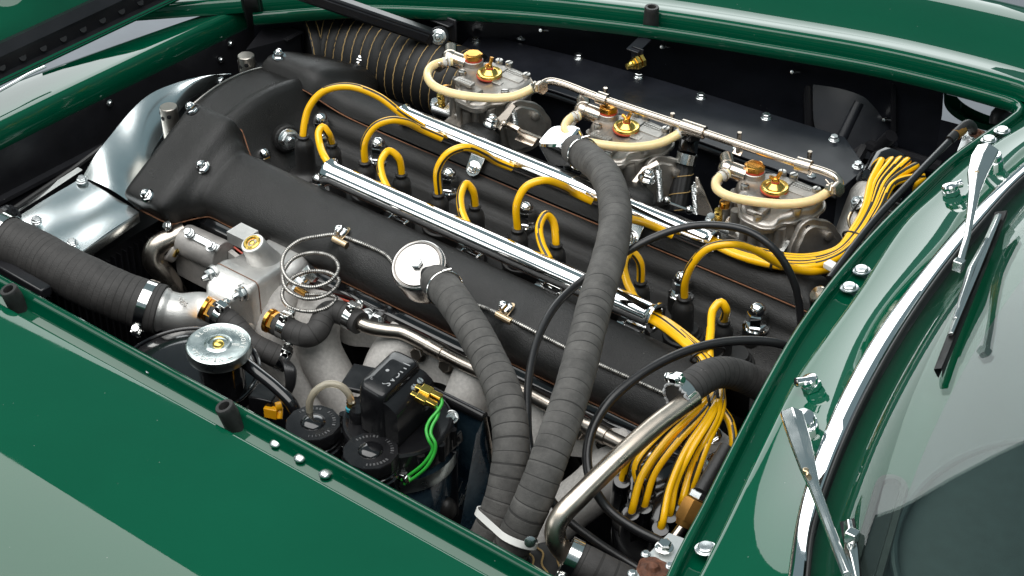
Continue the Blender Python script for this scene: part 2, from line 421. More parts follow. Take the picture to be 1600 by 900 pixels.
# (offset, dz) rows of the far wing
farp = lip[:ki+1]
ex = [farp[0]+(farp[0]-farp[4])*k for k in (6, 4, 2)]
rows = [offs(ex+farp, o, dz) for o, dz in [(.034, -.014), (.0338, .003), (.036, .006), (.042, .0072), (.055, .0055), (.07, .002), (.085, .0005), (.10, .002), (.125, .008), (.16, .017), (.2, .021), (.24, .013), (.275, -.006), (.3, -.036), (.32, -.08)]]
for r_ in rows:                      # the wing runs on behind the bay's corner
    d = (r_[-1]-r_[-6]).normalized(); r_ += [r_[-1]+d*.06+V((0, 0, -.001)), r_[-1]+d*.16, r_[-1]+d*.5]
mb = MB(); mb.loft(rows); build(mb, 'far_wing', 'green_paint', body, 60)
# cowl between the bay and the windscreen
def resW(pts, n=70): return resample(smoothpath([W(*p) for p in pts], .01), n)
D_ = resW([(1640, 172, .06), (1600, 196, .061), (1545, 230, .064), (1461, 303, .068), (1416, 345, .07), (1337, 460, .072), (1246, 587, .072), (1201, 674, .071), (1125, 835, .069), (1085, 915, .066), (1050, 985, .062)])
F_ = resW([(1690, 190, 0.1030), (1600, 254, 0.1060), (1513, 337, 0.1080), (1424, 443, 0.1080), (1364, 527, 0.1070), (1306, 632, 0.1050), (1272, 716, 0.1030), (1248, 795, 0.1010), (1232, 892, 0.0980), (1222, 990, 0.0930)])
Fo = resW([(1690, 208, 0.1130), (1600, 272, 0.1160), (1529, 348, 0.1180), (1456, 440, 0.1180), (1395, 532, 0.1170), (1337, 639, 0.1150), (1290, 751, 0.1120), (1267, 827, 0.1100), (1259, 897, 0.1080), (1250, 990, 0.0980)])
rows = [[p+V((-.002, 0, -.016)) for p in D_], [p+V((-.001, 0, -.002)) for p in D_], D_, [p+V((.004, 0, .002)) for p in D_]]
for t in (.08, .16, .25, .4, .55, .7, .82, .92, 1.0):
    rows.append([V((a.x+(b_.x-a.x)*t, a.y+(b_.y-a.y)*t, a.z+.002+(b_.z-a.z-.004)*t**1.6)) for a, b_ in zip(D_, F_)])
mb = MB(); mb.loft(rows); cowl = build(mb, 'cowl', 'green_paint', body, 60)
# fill between channel floor and cowl edge
mb = MB(); A_ = resample(offs(lip[ki-3:], .032, -.0142), 70)
mb.loft([A_, [p+V((.001, 0, -.0165)) for p in D_]]); build(mb, 'rear_channel', 'green_inner', body, 60)
for (px, py, z) in [(1103, 858, .055), (1327, 450, .058), (1346, 423, .058), (1566, 205, .052), (1545, 219, .052)]:
    slotscrew(body, frame(W(px, py, z), (-.12, 0, 1)), .0078, 'zinc', 'screw')
# near wing, straight
xs = [-1.1+i*.05 for i in range(36)]
yl = -.372
profn = [(.006, -.06), (.004, -.05), (.001, -.004), (-.001, .0), (-.004, .001), (-.0075, -.0015), (-.009, -.006), (-.0105, -.018), (-.0135, -.0205), (-.032, -.0205)]
mb = MB(); mb.loft([[V((x, yl+o+.004*math.sin((x+.1)*2), .03+dz)) for x in xs] for o, dz in profn]); build(mb, 'near_bay_lip', 'green_inner', body, 50)
profw = [(-.032, -.0205), (-.0322, -.0075), (-.0335, -.0062), (-.036, -.0056), (-.07, -.0054), (-.11, -.0046), (-.15, -.0042), (-.19, -.0056), (-.23, -.0100), (-.265, -.0185), (-.30, -.033), (-.335, -.057), (-.365, -.088), (-.39, -.14), (-.405, -.21), (-.41, -.32)]
mb = MB(); mb.loft([[V((x, yl+o+.004*math.sin((x+.1)*2), .03+dz)) for x in [-1.4]+xs+[1.0]] for o, dz in profw]); build(mb, 'near_wing', 'green_paint', body, 60)
for (px, py) in [(236, 577), (269, 594), (431, 691), (469, 714), (508, 739)]:
    P = W(px, py+3, .0125); mb = MB()
    mb.lathe([(.0065, 0), (.0065, .002), (.005, .004), (.003, .0048), (0, .005)], frame(P, ZA), 16)
    build(mb, 'rivet', 'zinc', body)
# nose in front of the bay
n0 = [W(-330, 352, .03), W(-200, 291, .03), W(-80, 233, .03), W(0, 194, .03), W(92, 149, .03), W(184, 105, .03), W(286, 56, .03), W(386, 8, .03), W(470, -32, .03)]
n0 = resample(smoothpath(n0, .02), 64)
fo = [.075, .066, .058, .045, .03, .012, .0]
rows = []
for o, dz in [(.004, -.045), (-.001, -.036), (-.002, -.004), (.002, 0), (.006, .0005)]:
    rows.append([p+V((-o, 0, dz)) for p in n0])
for t, dz in [(.12, -.0005), (.25, -.0018), (.5, -.0042), (.72, -.0065), (.88, -.0085), (.97, -.0105), (1.03, -.018), (1.08, -.045), (1.1, -.10)]:
    rows.append([p+V((-.006-t*(.092*(1-(max(0, i-24)/39)**1.3)+.004), 0, dz)) for i, p in enumerate(n0)])
mb = MB(); mb.loft(rows); build(mb, 'nose', 'green_paint', body, 60)
# black metalwork inside the bay
m_ = MB()
f0 = [p+V((.004, 0, -.034)) for p in n0]
m_.loft([f0, [p+V((.003, 0, -.062)) for p in f0], [p+V((.012, 0, -.064)) for p in f0], [p+V((.013, 0, -.069)) for p in f0], [p+V((.006, 0, -.071)) for p in f0], [p+V((.022, 0, -.19)) for p in f0], [p+V((.03, 0, -.30)) for p in f0]])
front = build(m_, 'front_bulkhead', 'frame_black', body, 40)
for (px, py) in [(149, 140), (338, 48), (345, 66)]:
    p = W(px, py, 0); q = min(f0, key=lambda a: (a-p).length); P = WY(px, py, p.y)
    P.x = q.x+.0035; slotscrew(front, frame(V((q.x+.003, p.y, -.012 if py < 60 or px < 200 else -.03)), XA), .004, 'zinc', 'screw')
# inner wing wall under the far lip and the bulkhead under the cowl
# (only as far as the vent opening at the corner)
kh = min(range(len(lip)), key=lambda i: (lip[i]-W(1462, 123, .045)).length)
wall = lip[:kh+1]
rows = [offs(wall, .018, -.0205), offs(wall, .035, -.03), offs(wall, .05, -.08), offs(wall, .045, -.30)]
mb = MB(); mb.loft(rows); iw = build(mb, 'inner_wing_panel', 'satin_black', body, 40)
wall2 = lip[kh:ki+1]
rows = [offs(wall2, .045, -.085-.0), offs(wall2, .045, -.30)]
mb = MB(); mb.loft(rows); build(mb, 'inner_wing_rear_panel', 'satin_black', body, 40)
back = lip[ki:]
mb = MB(); mb.loft([offs(back, .018, -.0205), offs(back, .02, -.12), offs(back, .0, -.45)]); build(mb, 'rear_bulkhead', 'satin_black', body, 40)
# rim of the vent opening
rim = smoothpath([W(1474, 136, -.0), W(1476, 155, -.02), W(1490, 172, -.04), W(1515, 186, -.05), W(1545, 195, -.05), W(1580, 192, -.04)], .004)
mb = MB(); mb.loft([rim, [p+V((.0, .004, -.012)) for p in rim], [p+V((.004, .02, -.010)) for p in rim], [p+V((.004, .02, .004)) for p in rim]]); build(mb, 'vent_opening_rim', 'green_inner', body, 40)
mb = MB(); a = W(1558, 192, -.03); mb.tube(smoothpath([a, W(1560, 180, -.02), W(1580, 168, -.012), W(1605, 150, -.01)], .005), .011, 16); build(mb, 'vent_seal', 'rubber', body)
# pillar tube and cone-shaped pressing on the far inner wing
a = W(1258, 92, -.0); mb = MB(); mb.tube(smoothpath([W(1262, 90, .0), W(1266, 205, -.10)], .02), .0085, 16); build(mb, 'pillar_tube', 'frame_black', body)
mb = MB(); a = W(1275, 98, 0); 
mb.loft([[W(1270, 80, .012), W(1335, 92, .004), W(1410, 108, .012)], [W(1270, 150, -.045), W(1330, 150, -.030), W(1412, 165, -.05)], [W(1270, 225, -.10), W(1325, 240, -.105), W(1405, 265, -.13)]])
build(mb, 'spring_tower', 'satin_black', body, 80, subsurf=2)
mb = MB(); mb.tube([W(1342, 160, -.045), W(1312, 222, -.095)], .009, 14); build(mb, 'brace_tube', 'satin_black', body)
mb = MB(); mb.tube([W(1396, 130, .0), W(1396, 205, -.075)], .004, 10); mb.tube([W(1393, 212, -.07), W(1372, 232, -.10)], .010, 12); build(mb, 'chassis_tube', 'frame_black', body)
mb = MB(); mb.tube([W(1350, 225, -.10), W(1470, 262, -.10)], .010, 8); mb.tube([W(1350, 225, -.10), W(1330, 262, -.12)], .010, 8); build(mb, 'chassis_rail', 'frame_black', body)
for (px, py, z) in [(847, 47, .0), (1036, 73, .0), (1239, 112, -.004), (1382, 187, -.06), (647, 31, .0)]:
    mb = MB(); P = W(px, py, z); M = frame(P, (.2, -1, .4)); mb.lathe([(.0035, -.004), (.0035, .004), (.0025, .006), (0, .0062)], M, 10); mb.tube([P, P+V((.012, .0, .003))], .0012, 6); build(mb, 'fastener', 'zinc', body)
# black sheets added to keep the bay's depths dark; dark fins of the radiator
mb = MB(); mb.add([(-.69, -.50, -.42), (.55, -.50, -.42), (.55, .62, -.42), (-.69, .62, -.42)], [(0, 1, 2, 3)]); mb.add([(-.8, -.366, -.42), (.6, -.366, -.42), (.6, -.366, .0), (-.8, -.366, .0)], [(0, 1, 2, 3)])
build(mb, 'bay_dark_backing', 'satin_black', body)
rad = thing('radiator', (-.60, 0, -.35), 'dark finned radiator core seen through the gap beside the polished shroud', 'radiator')
mb = MB(); mb.box(.05, .62, .26, T(-.60, .02, -.25)); build(mb, 'radiator_core', 'fin_dark', rad)
mb = MB()
for i in range(60): mb.box(.012, .0016, .24, T(-.572, -.28+i*.010, -.25))
build(mb, 'radiator_fins', 'frame_black', rad, kind='stuff')

# rubber bump stops
def bump_stop(px, py, z, lean, label, h=.027, r=.0105):
    P = W(px, py, z); M = frame(P, lean); mb = MB()
    mb.lathe([(r*1.1, -.012), (r*1.12, 0), (r, h*.8), (r, h*.95), (r*.93, h), (r*.6, h), (r*.52, h-.003), (r*.5, h-.012), (0, h-.012)], M, 28)
    return build(mb, 'bump_stop', 'soft_rubber', None, label=label, cat='rubber stop', group='rubber bump stops round the bay')
bump_stop(29, 478, .012, (-.15, -.25, 1), 'black rubber bump stop near the big radiator hose at the left edge')
bump_stop(367, 662, .012, (-.25, -.25, 1), 'black rubber bump stop on the near gutter beside the two brake reservoirs')
bump_stop(1017, 40, .034, (0, 0, 1), 'black rubber bump stop on the far green gutter', .03, .0105)

# ================================================================== bonnet, opened forward
bon = thing('bonnet', (-1.0, .1, .12), 'raised green bonnet underside with a perforated black edge at top left', 'bonnet')
e0, e1 = W(-40, 148, .075), W(300, -14, .075)
dirx = (e1-e0).normalized(); upv = V((-.55, -.25, .8)).normalized(); nb = dirx.cross(upv).normalized()
def BP(s, u, d=0): return e0+(e1-e0)*s+upv*u+nb*d
mb = MB()
for (u0, u1, d0, d1) in [(0, .010, 0, -.010), (.010, .026, -.010, .002), (.026, .03, .002, .006), (.03, .046, .006, .006), (.046, .05, .006, -.004)]:
    mb.add([BP(-.3, u0, d0), BP(1.4, u0, d0), BP(1.4, u1, d1), BP(-.3, u1, d1)], [(0, 1, 2, 3)])
ed = build(mb, 'edge_frame', 'frame_black', bon, 20)
for i in range(12):
    c = BP(-.02+i*.09, .018, -.0025); mb = MB(); mb.lathe([(.0055, -.004), (.0055, -.0006), (0, -.0006)], frame(c, nb), 14, caps=True); build(mb, 'drain_hole', 'fin_dark', ed)
mb = MB(); rows = []
for u, d in [(0, -.012), (-.004, -.006), (-.002, .0), (.004, -.002)]: rows.append([BP(-.3+i*.1, u, d) for i in range(18)])
mb.loft(rows); build(mb, 'outer_skin_hem', 'green_paint', bon)
rows = []
for u in [.05, .07, .10, .13, .16, .2, .26, .35, .5]:
    rows.append([BP(-.5+i*.08, u, -.012-.03*math.exp(-((u-.14-.03*math.sin(i*.5))/.02)**2)*(1 if 5 < i < 12 else .3)-.02*(u > .3)) for i in range(24)])
mb = MB(); mb.loft(rows); build(mb, 'inner_skin', 'green_inner', bon, 60, subsurf=2)
# trim strip on the nose
mb = MB(); mb.tube(smoothpath([W(-10, 147, .045), W(24, 128, .045), W(44, 116, .045), W(70, 104, .045)], .01), .0035, 10, flat=.4); build(mb, 'trim_strip', 'chrome', None, label='short chrome trim strip along the front edge under the bonnet', cat='trim strip')
# stay from the far gutter to the bonnet and its lower prop
st = thing('bonnet_stay', W(684, 60, -.02), 'black square-section bonnet stay bolted to the far inner wing', 'bonnet stay')
a, b_ = W(455, -18, .11), W(676, 58, .012)
mb = MB(); M = frame(a, b_-a, V((0, 0, 1))); L_ = (b_-a).length
mb.box(.021, .021, L_, M @ T(0, 0, L_/2)); build(mb, 'bar', 'frame_black', st, bevel=.003)
mb = MB(); mb.box(.012, .004, L_*.9, M @ T(0.0, -.0125, L_*.5)); mb.box(.012, .004, L_*.9, M @ T(0.0, .0125, L_*.5)); build(mb, 'bar_rib', 'frame_black', st, bevel=.001)
Pb = W(686, 57, .014); mb = MB(); mb.lathe([(.0145, -.008), (.0145, .003), (.0135, .004)], frame(Pb, (.45, -.75, .35)), 24); build(mb, 'eye', 'frame_black', st)
bolt(st, frame(Pb+V((.45, -.75, .35)).normalized()*.005, (.45, -.75, .35)), .0085, .006, 'zinc', stud=.004)
mb = MB(); mb.box(.036, .004, .036, T(*(W(690, 48, .014)+V((.0, .012, 0))))); mb.box(.036, .03, .003, T(*(W(688, 36, .024)+V((0, .012, 0))))); build(mb, 'bracket', 'frame_black', st, bevel=.002)
mb = MB(); M = frame(W(399, 36, .0), W(388, -20, .10)-W(399, 36, .0)); mb.box(.017, .024, .26, M @ T(0, 0, .12)); mb.box(.006, .03, .26, M @ T(0.004, 0, .12)); build(mb, 'bonnet_prop', 'rubber', None, bevel=.003, label='black channel-section prop standing at the front corner of the bay', cat='prop')

# ================================================================== windscreen and dashboard
scr = thing('windscreen', (.5, .1, .1), 'tinted windscreen with chrome surround and wipers lying on it', 'windscreen')
rows = []
for t, dz in [(0, -.006), (.02, .001), (.1, .0025), (.3, .003), (.6, .003), (.85, .0028), (.96, .0005), (1, -.008)]:
    rows.append([a.lerp(b_, t)+V((0, 0, dz)) for a, b_ in zip(F_, Fo)])
mb = MB(); mb.loft(rows); build(mb, 'chrome_surround', 'chrome', scr, 50)
S_ = [p+V((.0035, 0, -.004)) for p in Fo]
mb = MB(); mb.tube([p+V((.002, 0, -.002)) for p in Fo], .0022, 8); build(mb, 'seal', 'rubber', scr)
G0 = [p+V((.001, 0, -.003)) for p in Fo]
def gl(p, u):
    ny = p.y-.12
    return p+V((.90*u+.05*u*abs(ny), -.12*ny*u, .40*u-.10*u*u))
rows = [[gl(p, u) for p in G0] for u in (0, .06, .12, .2, .3, .42, .56, .7, .9)]
mb = MB(); mb.loft(rows); go = build(mb, 'glass', 'screen_glass', scr, 80)
so = go.modifiers.new('solid', 'SOLIDIFY'); so.thickness = .004; so.offset = -1
dsh = thing('dashboard', (.8, .1, .0), 'black dashboard top with a long demister slot seen through the windscreen', 'dashboard')
def under(p, u, dz=-.012): return p+V((u, -.12*(p.y-.12)*u, dz))
rows = [[under(p, u, dz) for p in G0] for u, dz in ((.004, -.010), (.04, -.012), (.075, -.013))]
mb = MB(); mb.loft(rows); build(mb, 'painted_ledge', 'green_paint', dsh, 60)
rows = [[under(p, u, dz) for p in G0] for u, dz in ((.0745, -.02), (.0745, -.011), (.078, -.0085), (.2, -.006), (.4, -.008), (.7, -.05))]
mb = MB(); mb.loft(rows); build(mb, 'dash_pad', 'dash_black', dsh, 40)
# demister slot
c0, c1 = W(1392, 768, .102), W(1352, 905, .102)
def slot_loop(a, b_, r, z, n=14):
    d = (b_-a); d.z = 0; ang = math.atan2(d.y, d.x); out = []
    for i in range(n+1): t = ang+math.pi/2+math.pi*i/n; out.append(V((a.x+r*math.cos(t), a.y+r*math.sin(t), z)))
    for i in range(n+1): t = ang-math.pi/2+math.pi*i/n; out.append(V((b_.x+r*math.cos(t), b_.y+r*math.sin(t), z)))
    return out
zb = c0.z
mb = MB(); mb.loft([slot_loop(c0, c1, .0155, zb+.004), slot_loop(c0, c1, .014, zb+.009), slot_loop(c0, c1, .0085, zb+.009), slot_loop(c0, c1, .007, zb+.004)], closed=True); build(mb, 'demister_bezel', 'soft_rubber', dsh, 50)
mb = MB(); lp = slot_loop(c0, c1, .0075, zb+.0045); mb.add(lp, [tuple(range(len(lp)))]); build(mb, 'demister_slot', 'fin_dark', dsh)
mb = MB(); a = W(1640, 860, .105); mb.tube([a+V((.13*math.cos(t), .16*math.sin(t), 0)) for t in [R(d) for d in range(100, 260, 6)]], .004, 8); build(mb, 'instrument_hood_edge', 'dash_black', dsh)
# ================================================================== engine
eng = thing('engine', (-.15, .13, -.40), 'black crackle-painted straight-six engine with two long cam covers', 'engine')
def cam_section(O, I, H, p, side, n=30, skirt=.006):
    """outline across a cam cover from its outer edge O to its inner edge I (y, z)"""
    o = V((0, O[0], O[1])); i_ = V((0, I[0], I[1])); u = (i_-o); hw = u.length/2; u.normalize()
    nn = V((0, -u.z, u.y)) if u.y > 0 else V((0, u.z, -u.y))
    mid = (o+i_)/2; out = [o-nn*skirt]
    for k in range(n+1):
        a = math.pi*k/n; c, s = math.cos(a), math.sin(a)
        out.append(mid-u*hw*math.copysign(abs(c)**(2/p), c)+nn*H*abs(s)**(2/p))
    out.append(i_-nn*skirt)
    return out
def cover(st):
    """st: list of (x, O, I, H, p)"""
    rows = []
    for a, b_ in zip(st, st[1:]):
        n = max(1, int((b_[0]-a[0])/.004)) if b_[0]-a[0] < .05 else max(1, int((b_[0]-a[0])/.006))
        for k in range(n):
            t = k/n; t = t*t*(3-2*t)
            f = lambda q, r_: q+(r_-q)*t
            x = a[0]+(b_[0]-a[0])*k/n
            rows.append([p+V((x, 0, 0)) for p in cam_section((f(a[1][0], b_[1][0]), f(a[1][1], b_[1][1])), (f(a[2][0], b_[2][0]), f(a[2][1], b_[2][1])), f(a[3], b_[3]), f(a[4], b_[4]), 0)])
    e = st[-1]; rows.append([p+V((e[0], 0, 0)) for p in cam_section(e[1], e[2], e[3], e[4], 0)])
    return rows
NO, NI = (-.042, -.067), (.043, -.022)
CO, CI = (-.082, -.072), (.058, .004)
stn = [(-.578, CO, CI, .016, 9), (-.576, CO, CI, .026, 9), (-.572, CO, CI, .030, 8), (-.514, CO, CI, .033, 6.5), (-.507, (-.081, -.072), (.058, .004), .032, 6), (-.486, (-.052, -.069), (.047, -.012), .0285, 2.9), (-.474, NO, NI, .0285, 2.6), (-.45, NO, NI, .030, 2.5), (.225, NO, NI, .031, 2.5), (.262, NO, NI, .028, 2.5), (.276, NO, NI, .018, 2.5), (.280, NO, NI, .004, 2.5)]
r_ = cover(stn)
_t = BVHTree.FromPolygons([p for row in r_ for p in row], [(i*len(r_[0])+k, i*len(r_[0])+k+1, (i+1)*len(r_[0])+k+1, (i+1)*len(r_[0])+k) for i in range(len(r_)-1) for k in range(len(r_[0])-1)])
for (px, py) in [(549, 376), (808, 496)]:      # flared humps cast into the cover at its fixings
    c_ = _t.ray_cast(CP, (CF + CR*((px-800)/FPX) - CU*((py-450)/FPX)).normalized())[0]; n_ = V((0, -.60, .80))
    for row in r_:
        for p in row:
            dx = p.x-c_.x; dv = (p-c_).dot(V((0, .8, .6))); p += n_*(.0125*math.exp(-(dx/(.019 if dx > 0 else .016))**2-((dv+.012)/.024)**2))
mb = MB(); mb.loft(r_, capends=True)
nc = build(mb, 'cam_cover', 'crackle_black', eng, 60, label='cam cover nearest the exhaust pipes')
def mirror(p, c=.127): return (2*c-p[0], p[1])
FO, FI = mirror(NO), mirror(NI); GO, GI = mirror(CO), mirror(CI)
stf = [(-.60, GO, GI, .014, 5), (-.596, GO, GI, .024, 5), (-.588, GO, GI, .030, 4), (-.525, GO, GI, .036, 3.2), (-.512, mirror((-.078, -.071)), mirror((.056, .002)), .034, 3.0), (-.485, mirror((-.05, -.068)), mirror((.045, -.015)), .028, 2.6), (-.45, FO, FI, .028, 2.5), (.225, FO, FI, .031, 2.5), (.262, FO, FI, .028, 2.5), (.276, FO, FI, .018, 2.5), (.280, FO, FI, .004, 2.5)]
mb = MB(); mb.loft(cover(stf), capends=True)
fc = build(mb, 'cam_cover', 'crackle_black', eng, 60, label='cam cover beside the carburettors')
BV['near'] = bvh(nc); BV['far'] = bvh(fc)
# orange gasket edges under the covers
def edge_path(st, side, dn=.0075, out=.0008):
    pts = []
    for (x, O, I, H, p) in st:
        o, i_ = V((0, *O)), V((0, *I)); u = (i_-o).normalized(); nn = V((0, -u.z, u.y)) if u.y > 0 else V((0, u.z, -u.y))
        e = (o-u*out) if side == 'O' else (i_+u*out)
        pts.append(e-nn*dn+V((x, 0, 0)))
    return pts
for cv, st in ((nc, stn), (fc, stf)):
    for sd in 'OI':
        mb = MB(); pp = edge_path(st[2:], sd); mb.tube(smoothpath(pp, .01), .0009, 6); build(mb, 'gasket', 'gasket', cv)
# front of the covers: gasket strip is hidden, bumps carry the nuts
def bump(px, py, z, r, h, parent, d=(0, -.45, .9)):
    P = W(px, py, z); mb = MB(); mb.lathe([(r*1.0, -.02), (r, -.002), (r*.93, h*.5), (r*.72, h*.85), (r*.4, h), (0, h)], frame(P, d), 28); return build(mb, 'boss', 'crackle_black', parent, 70)
# middle timing cover between the two covers
def tc(x, zc, n=20, y0=.052, y1=.203, cr=.012, edge=0.0):
    return [V((x, y0+(y1-y0)*k/n, zc+cr*(1-(2*k/n-1)**2)+edge*abs(2*k/n-1)**6)) for k in range(n+1)]
rows = [tc(-.604, -.10), tc(-.604, -.01), tc(-.603, -.004), tc(-.598, 0), tc(-.57, .001), tc(-.548, .001), tc(-.543, .0015), tc(-.538, .0045), tc(-.532, .0065), tc(-.526, .005), tc(-.519, -.004), tc(-.507, -.022, cr=.004), tc(-.492, -.040, cr=-.004), tc(-.47, -.055, cr=-.006), tc(-.44, -.064, cr=-.008)]
mb = MB(); mb.loft(rows); tco = build(mb, 'timing_cover', 'crackle_black', eng, 70)
mb = MB(); mb.tube(tc(-.600, .0005), .0014, 8); build(mb, 'cover_seam', 'machined_alloy', tco)
# head between the covers
prf = [(.048, -.030), (.052, -.075), (.058, -.088), (.07, -.092), (.125, -.092), (.150, -.086), (.165, -.070), (.172, -.060), (.178, -.058), (.184, -.052), (.187, -.044), (.193, -.036), (.201, -.032), (.210, -.031)]
xs = [-.52, -.45, -.3, -.1, .1, .25, .30, .302]
mb = MB(); mb.loft([smoothpath([V((x, y, z - (.25 if i == 7 else 0))) for y, z in prf], .006) for i, x in enumerate(xs)])
head = build(mb, 'cylinder_head', 'crackle_black', eng, 50)
mb = MB()
mb.add([(-.50, -.036, -.072), (.30, -.036, -.072), (.30, -.055, -.20), (-.50, -.055, -.20), (.30, .3, -.072), (.30, .3, -.25), (.3, -.055, -.25)], [(0, 1, 2, 3), (1, 4, 5, 6)])
mb.loft([[V((x, y, z)) for x in (-.5, -.2, .1, .30)] for y, z in [(-.040, -.076), (-.044, -.082), (-.047, -.084), (-.047, -.098), (-.040, -.102), (-.046, -.17), (-.06, -.3)]])
build(mb, 'head_side', 'gloss_black', eng, 40)
mb = MB(); mb.box(.80, .34, .25, T(-.12, .127, -.30)); build(mb, 'cylinder_block', 'satin_black', eng)
mb = MB(); mb.add([(-.58, .3, -.08), (.28, .3, -.08), (.28, .3, -.3), (-.58, .3, -.3)], [(0, 1, 2, 3)]); build(mb, 'far_head_side', 'satin_black', eng)
# casting marks at the back of the head
mb = MB(); P = W(1212, 448, -.03)
mb.text('• 10', .011, frame(P, (0, -.55, .85), (1, 0, 0)), 0, .0006); build(mb, 'casting_mark', 'fin_dark', head)
# dome nuts of the head studs, on black bosses
for (px, py, s) in [(500, 172, 1), (590, 211, 1), (701, 258, 1), (822, 311, 1), (1067, 420, 1.05), (1185, 470, 1.08)]:
    P = W(px, py, -.016); P.z = 0; B = V((P.x, P.y, -.075))
    mb = MB(); mb.lathe([(.0165, -.02), (.0155, .018), (.0145, .020), (0, .020)], T(*B), 24); bs = build(mb, 'stud_boss', 'crackle_black', head, 40)
    mb = MB(); r = .0105*s; z0 = -.055
    mb.lathe([(r*1.42, z0), (r*1.42, z0+.0018), (r*1.15, z0+.002), (r*1.15, z0+.0042)], T(B.x, B.y, 0), 28)
    mb.nut(T(B.x, B.y, z0+.004), r*1.08, .019, 0, .4)
    mb.lathe([(r*.96, z0+.0228), (r*.99, z0+.024)]+[(r*.95*math.cos(a), z0+.0245+r*.98*math.sin(a)) for a in [R(d) for d in (10, 25, 40, 55, 70, 82, 90)]], T(B.x, B.y, 0), 24)
    build(mb, 'dome_nut', 'chrome', head)
for (px, py, z) in [(412, 236, -.038), (497, 276, -.03)]:
    P = W(px, py, z); r = .0092; mb = MB(); z0 = P.z-.02
    mb.nut(T(P.x, P.y, z0), r*1.08, .014, 0, .2); mb.lathe([(r*.96, z0+.0138)]+[(r*.95*math.cos(a), z0+.015+r*.98*math.sin(a)) for a in [R(d) for d in (10, 30, 50, 70, 90)]], T(P.x, P.y, 0), 24)
    mb.lathe([(r*1.5, z0-.004), (r*1.5, z0)], T(P.x, P.y, 0), 24); build(mb, 'dome_nut', 'chrome', head)
# big hexagon plug with collar on the timing cover
P = W(450, 217, -.03); M = frame(P, (.86, -.42, .28)); mb = MB()
mb.lathe([(.019, -.012), (.019, .0), (.017, .0015)], M, 28); build(mb, 'plug_boss', 'crackle_black', head)
mb = MB(); mb.lathe([(.0145, 0), (.0145, .003), (.0135, .0035)], M, 28); mb.nut(M @ T(0, 0, .0035), .0125, .009, 0, .3); mb.lathe([(.006, .0125), (.006, .017), (.0045, .019), (0, .019)], M, 16); build(mb, 'plug', 'zinc', head)
# acorn nuts and bolts of the covers
for cv, (px, py, z), d in [(nc, (231, 306, -.058), (-.2, -.55, .8)), (nc, (301, 172, .006), (-.35, -.3, .85)), (nc, (318, 262, -.022), (-.45, -.45, .78)), (fc, (436, 88, .012), (.1, -.1, 1)), (fc, (563, 97, .008), (.15, 0, 1))]:
    P, n_ = hit(px, py, 'near' if cv is nc else 'far'); acorn(cv, frame(P-n_*.001, V(d)+n_*.5), .0072, .014)
acorn(fc, frame(W(767, 190, -.0)-V((0, 0, .004)), (.2, .1, 1)), .0085, .016); acorn(fc, frame(W(1010, 276, -.0)-V((0, 0, .004)), (.2, .1, 1)), .0085, .016)
# humps on the far cover at those nuts
for (px, py) in [(745, 196), (985, 288)]:
    P = W(px+5, py+10, -.012); mb = MB(); mb.lathe([(.034, -.03), (.033, -.01), (.029, .001), (.02, .0065), (.008, .008), (0, .008)], frame(P, (0, .25, 1)) @ Matrix.Diagonal((1.0, .7, 1, 1)), 28); build(mb, 'boss', 'crackle_black', fc, 70)
# small teal-tinted studs of the timing cover
for (px, py, z) in [(348, 128, -.02), (396, 104, -.008), (216, 322, -.075)]:
    bolt(tco, frame(W(px, py, z), (-1, -.2, .25)), .0055, .005, 'zinc', stud=.004)
# two nickel vent posts with cross-head screws
for i, (px, py, hpx, lab) in enumerate([(263, 172, .072, 'tall grey nickel post with small screws beside the polished shroud'), (384, 92, .040, 'short grey nickel post with small screws at the front of the far cam cover')]):
    P = W(px, py-6, .022); r = .0118; t = thing('vent_post', P-V((0, 0, hpx)), lab, 'vent post', 'nickel posts at the front of the engine')
    mb = MB(); mb.lathe([(r, -hpx), (r, -.001), (r*.93, 0), (0, 0)], frame(P, (-.02, 0, 1)), 28); build(mb, 'sleeve', 'nickel_post', t)
    for k in range(3):
        a = R(-140+k*48); n = V((math.cos(a), math.sin(a), 0)); M = frame(P+n*(r-.0002)-V((0, 0, .010+.004*(k == 1))), n); mb = MB()
        mb.lathe([(.0031, 0), (.0031, .0006), (.0024, .0009), (0, .0006)], M, 14, 0); mb.box(.0042, .0008, .0006, M @ T(0, 0, .001), 0); mb.box(.0008, .0042, .0006, M @ T(0, 0, .001), 0); build(mb, 'screw', 'fin_dark', t)
    mb = MB()

# ------------------------------------------------------------------ ignition: leads, boots and chrome conduits
def boot_parts(parent, top, h=.046, r=.0125, flare=False):
    B = top-V((0, 0, h)); mb = MB(); k = r/.0125
    pr = [(.0150*k, -.02), (.0150*k, -.004), (.0128*k, .001), (.0126*k, h*.62), (.0122*k, h*.75), (.0105*k, h*.84), (.0078*k, h*.88), (.0072*k, h*.91), (.0080*k, h*.935), (.0080*k, h*.975), (.0066*k, h), (0, h)]
    if flare: pr = [(.024, -.016), (.0255, -.011), (.0255, -.007), (.0235, -.003), (.017, .0005), (.0150, .004), (.0135, .008)]+pr[3:]
    mb.lathe(pr, T(*B), 28); return build(mb, 'boot', 'rubber', parent, 35)
def rubber_ring(parent, top, h=.046): pass
A_top = [(474, 211), (570, 251), (685, 301), (809, 356), (938, 412), (1069, 463)]
B_top = [(518, 223), (627, 270), (742, 320), (869, 380), (1001, 438), (1131, 500)]
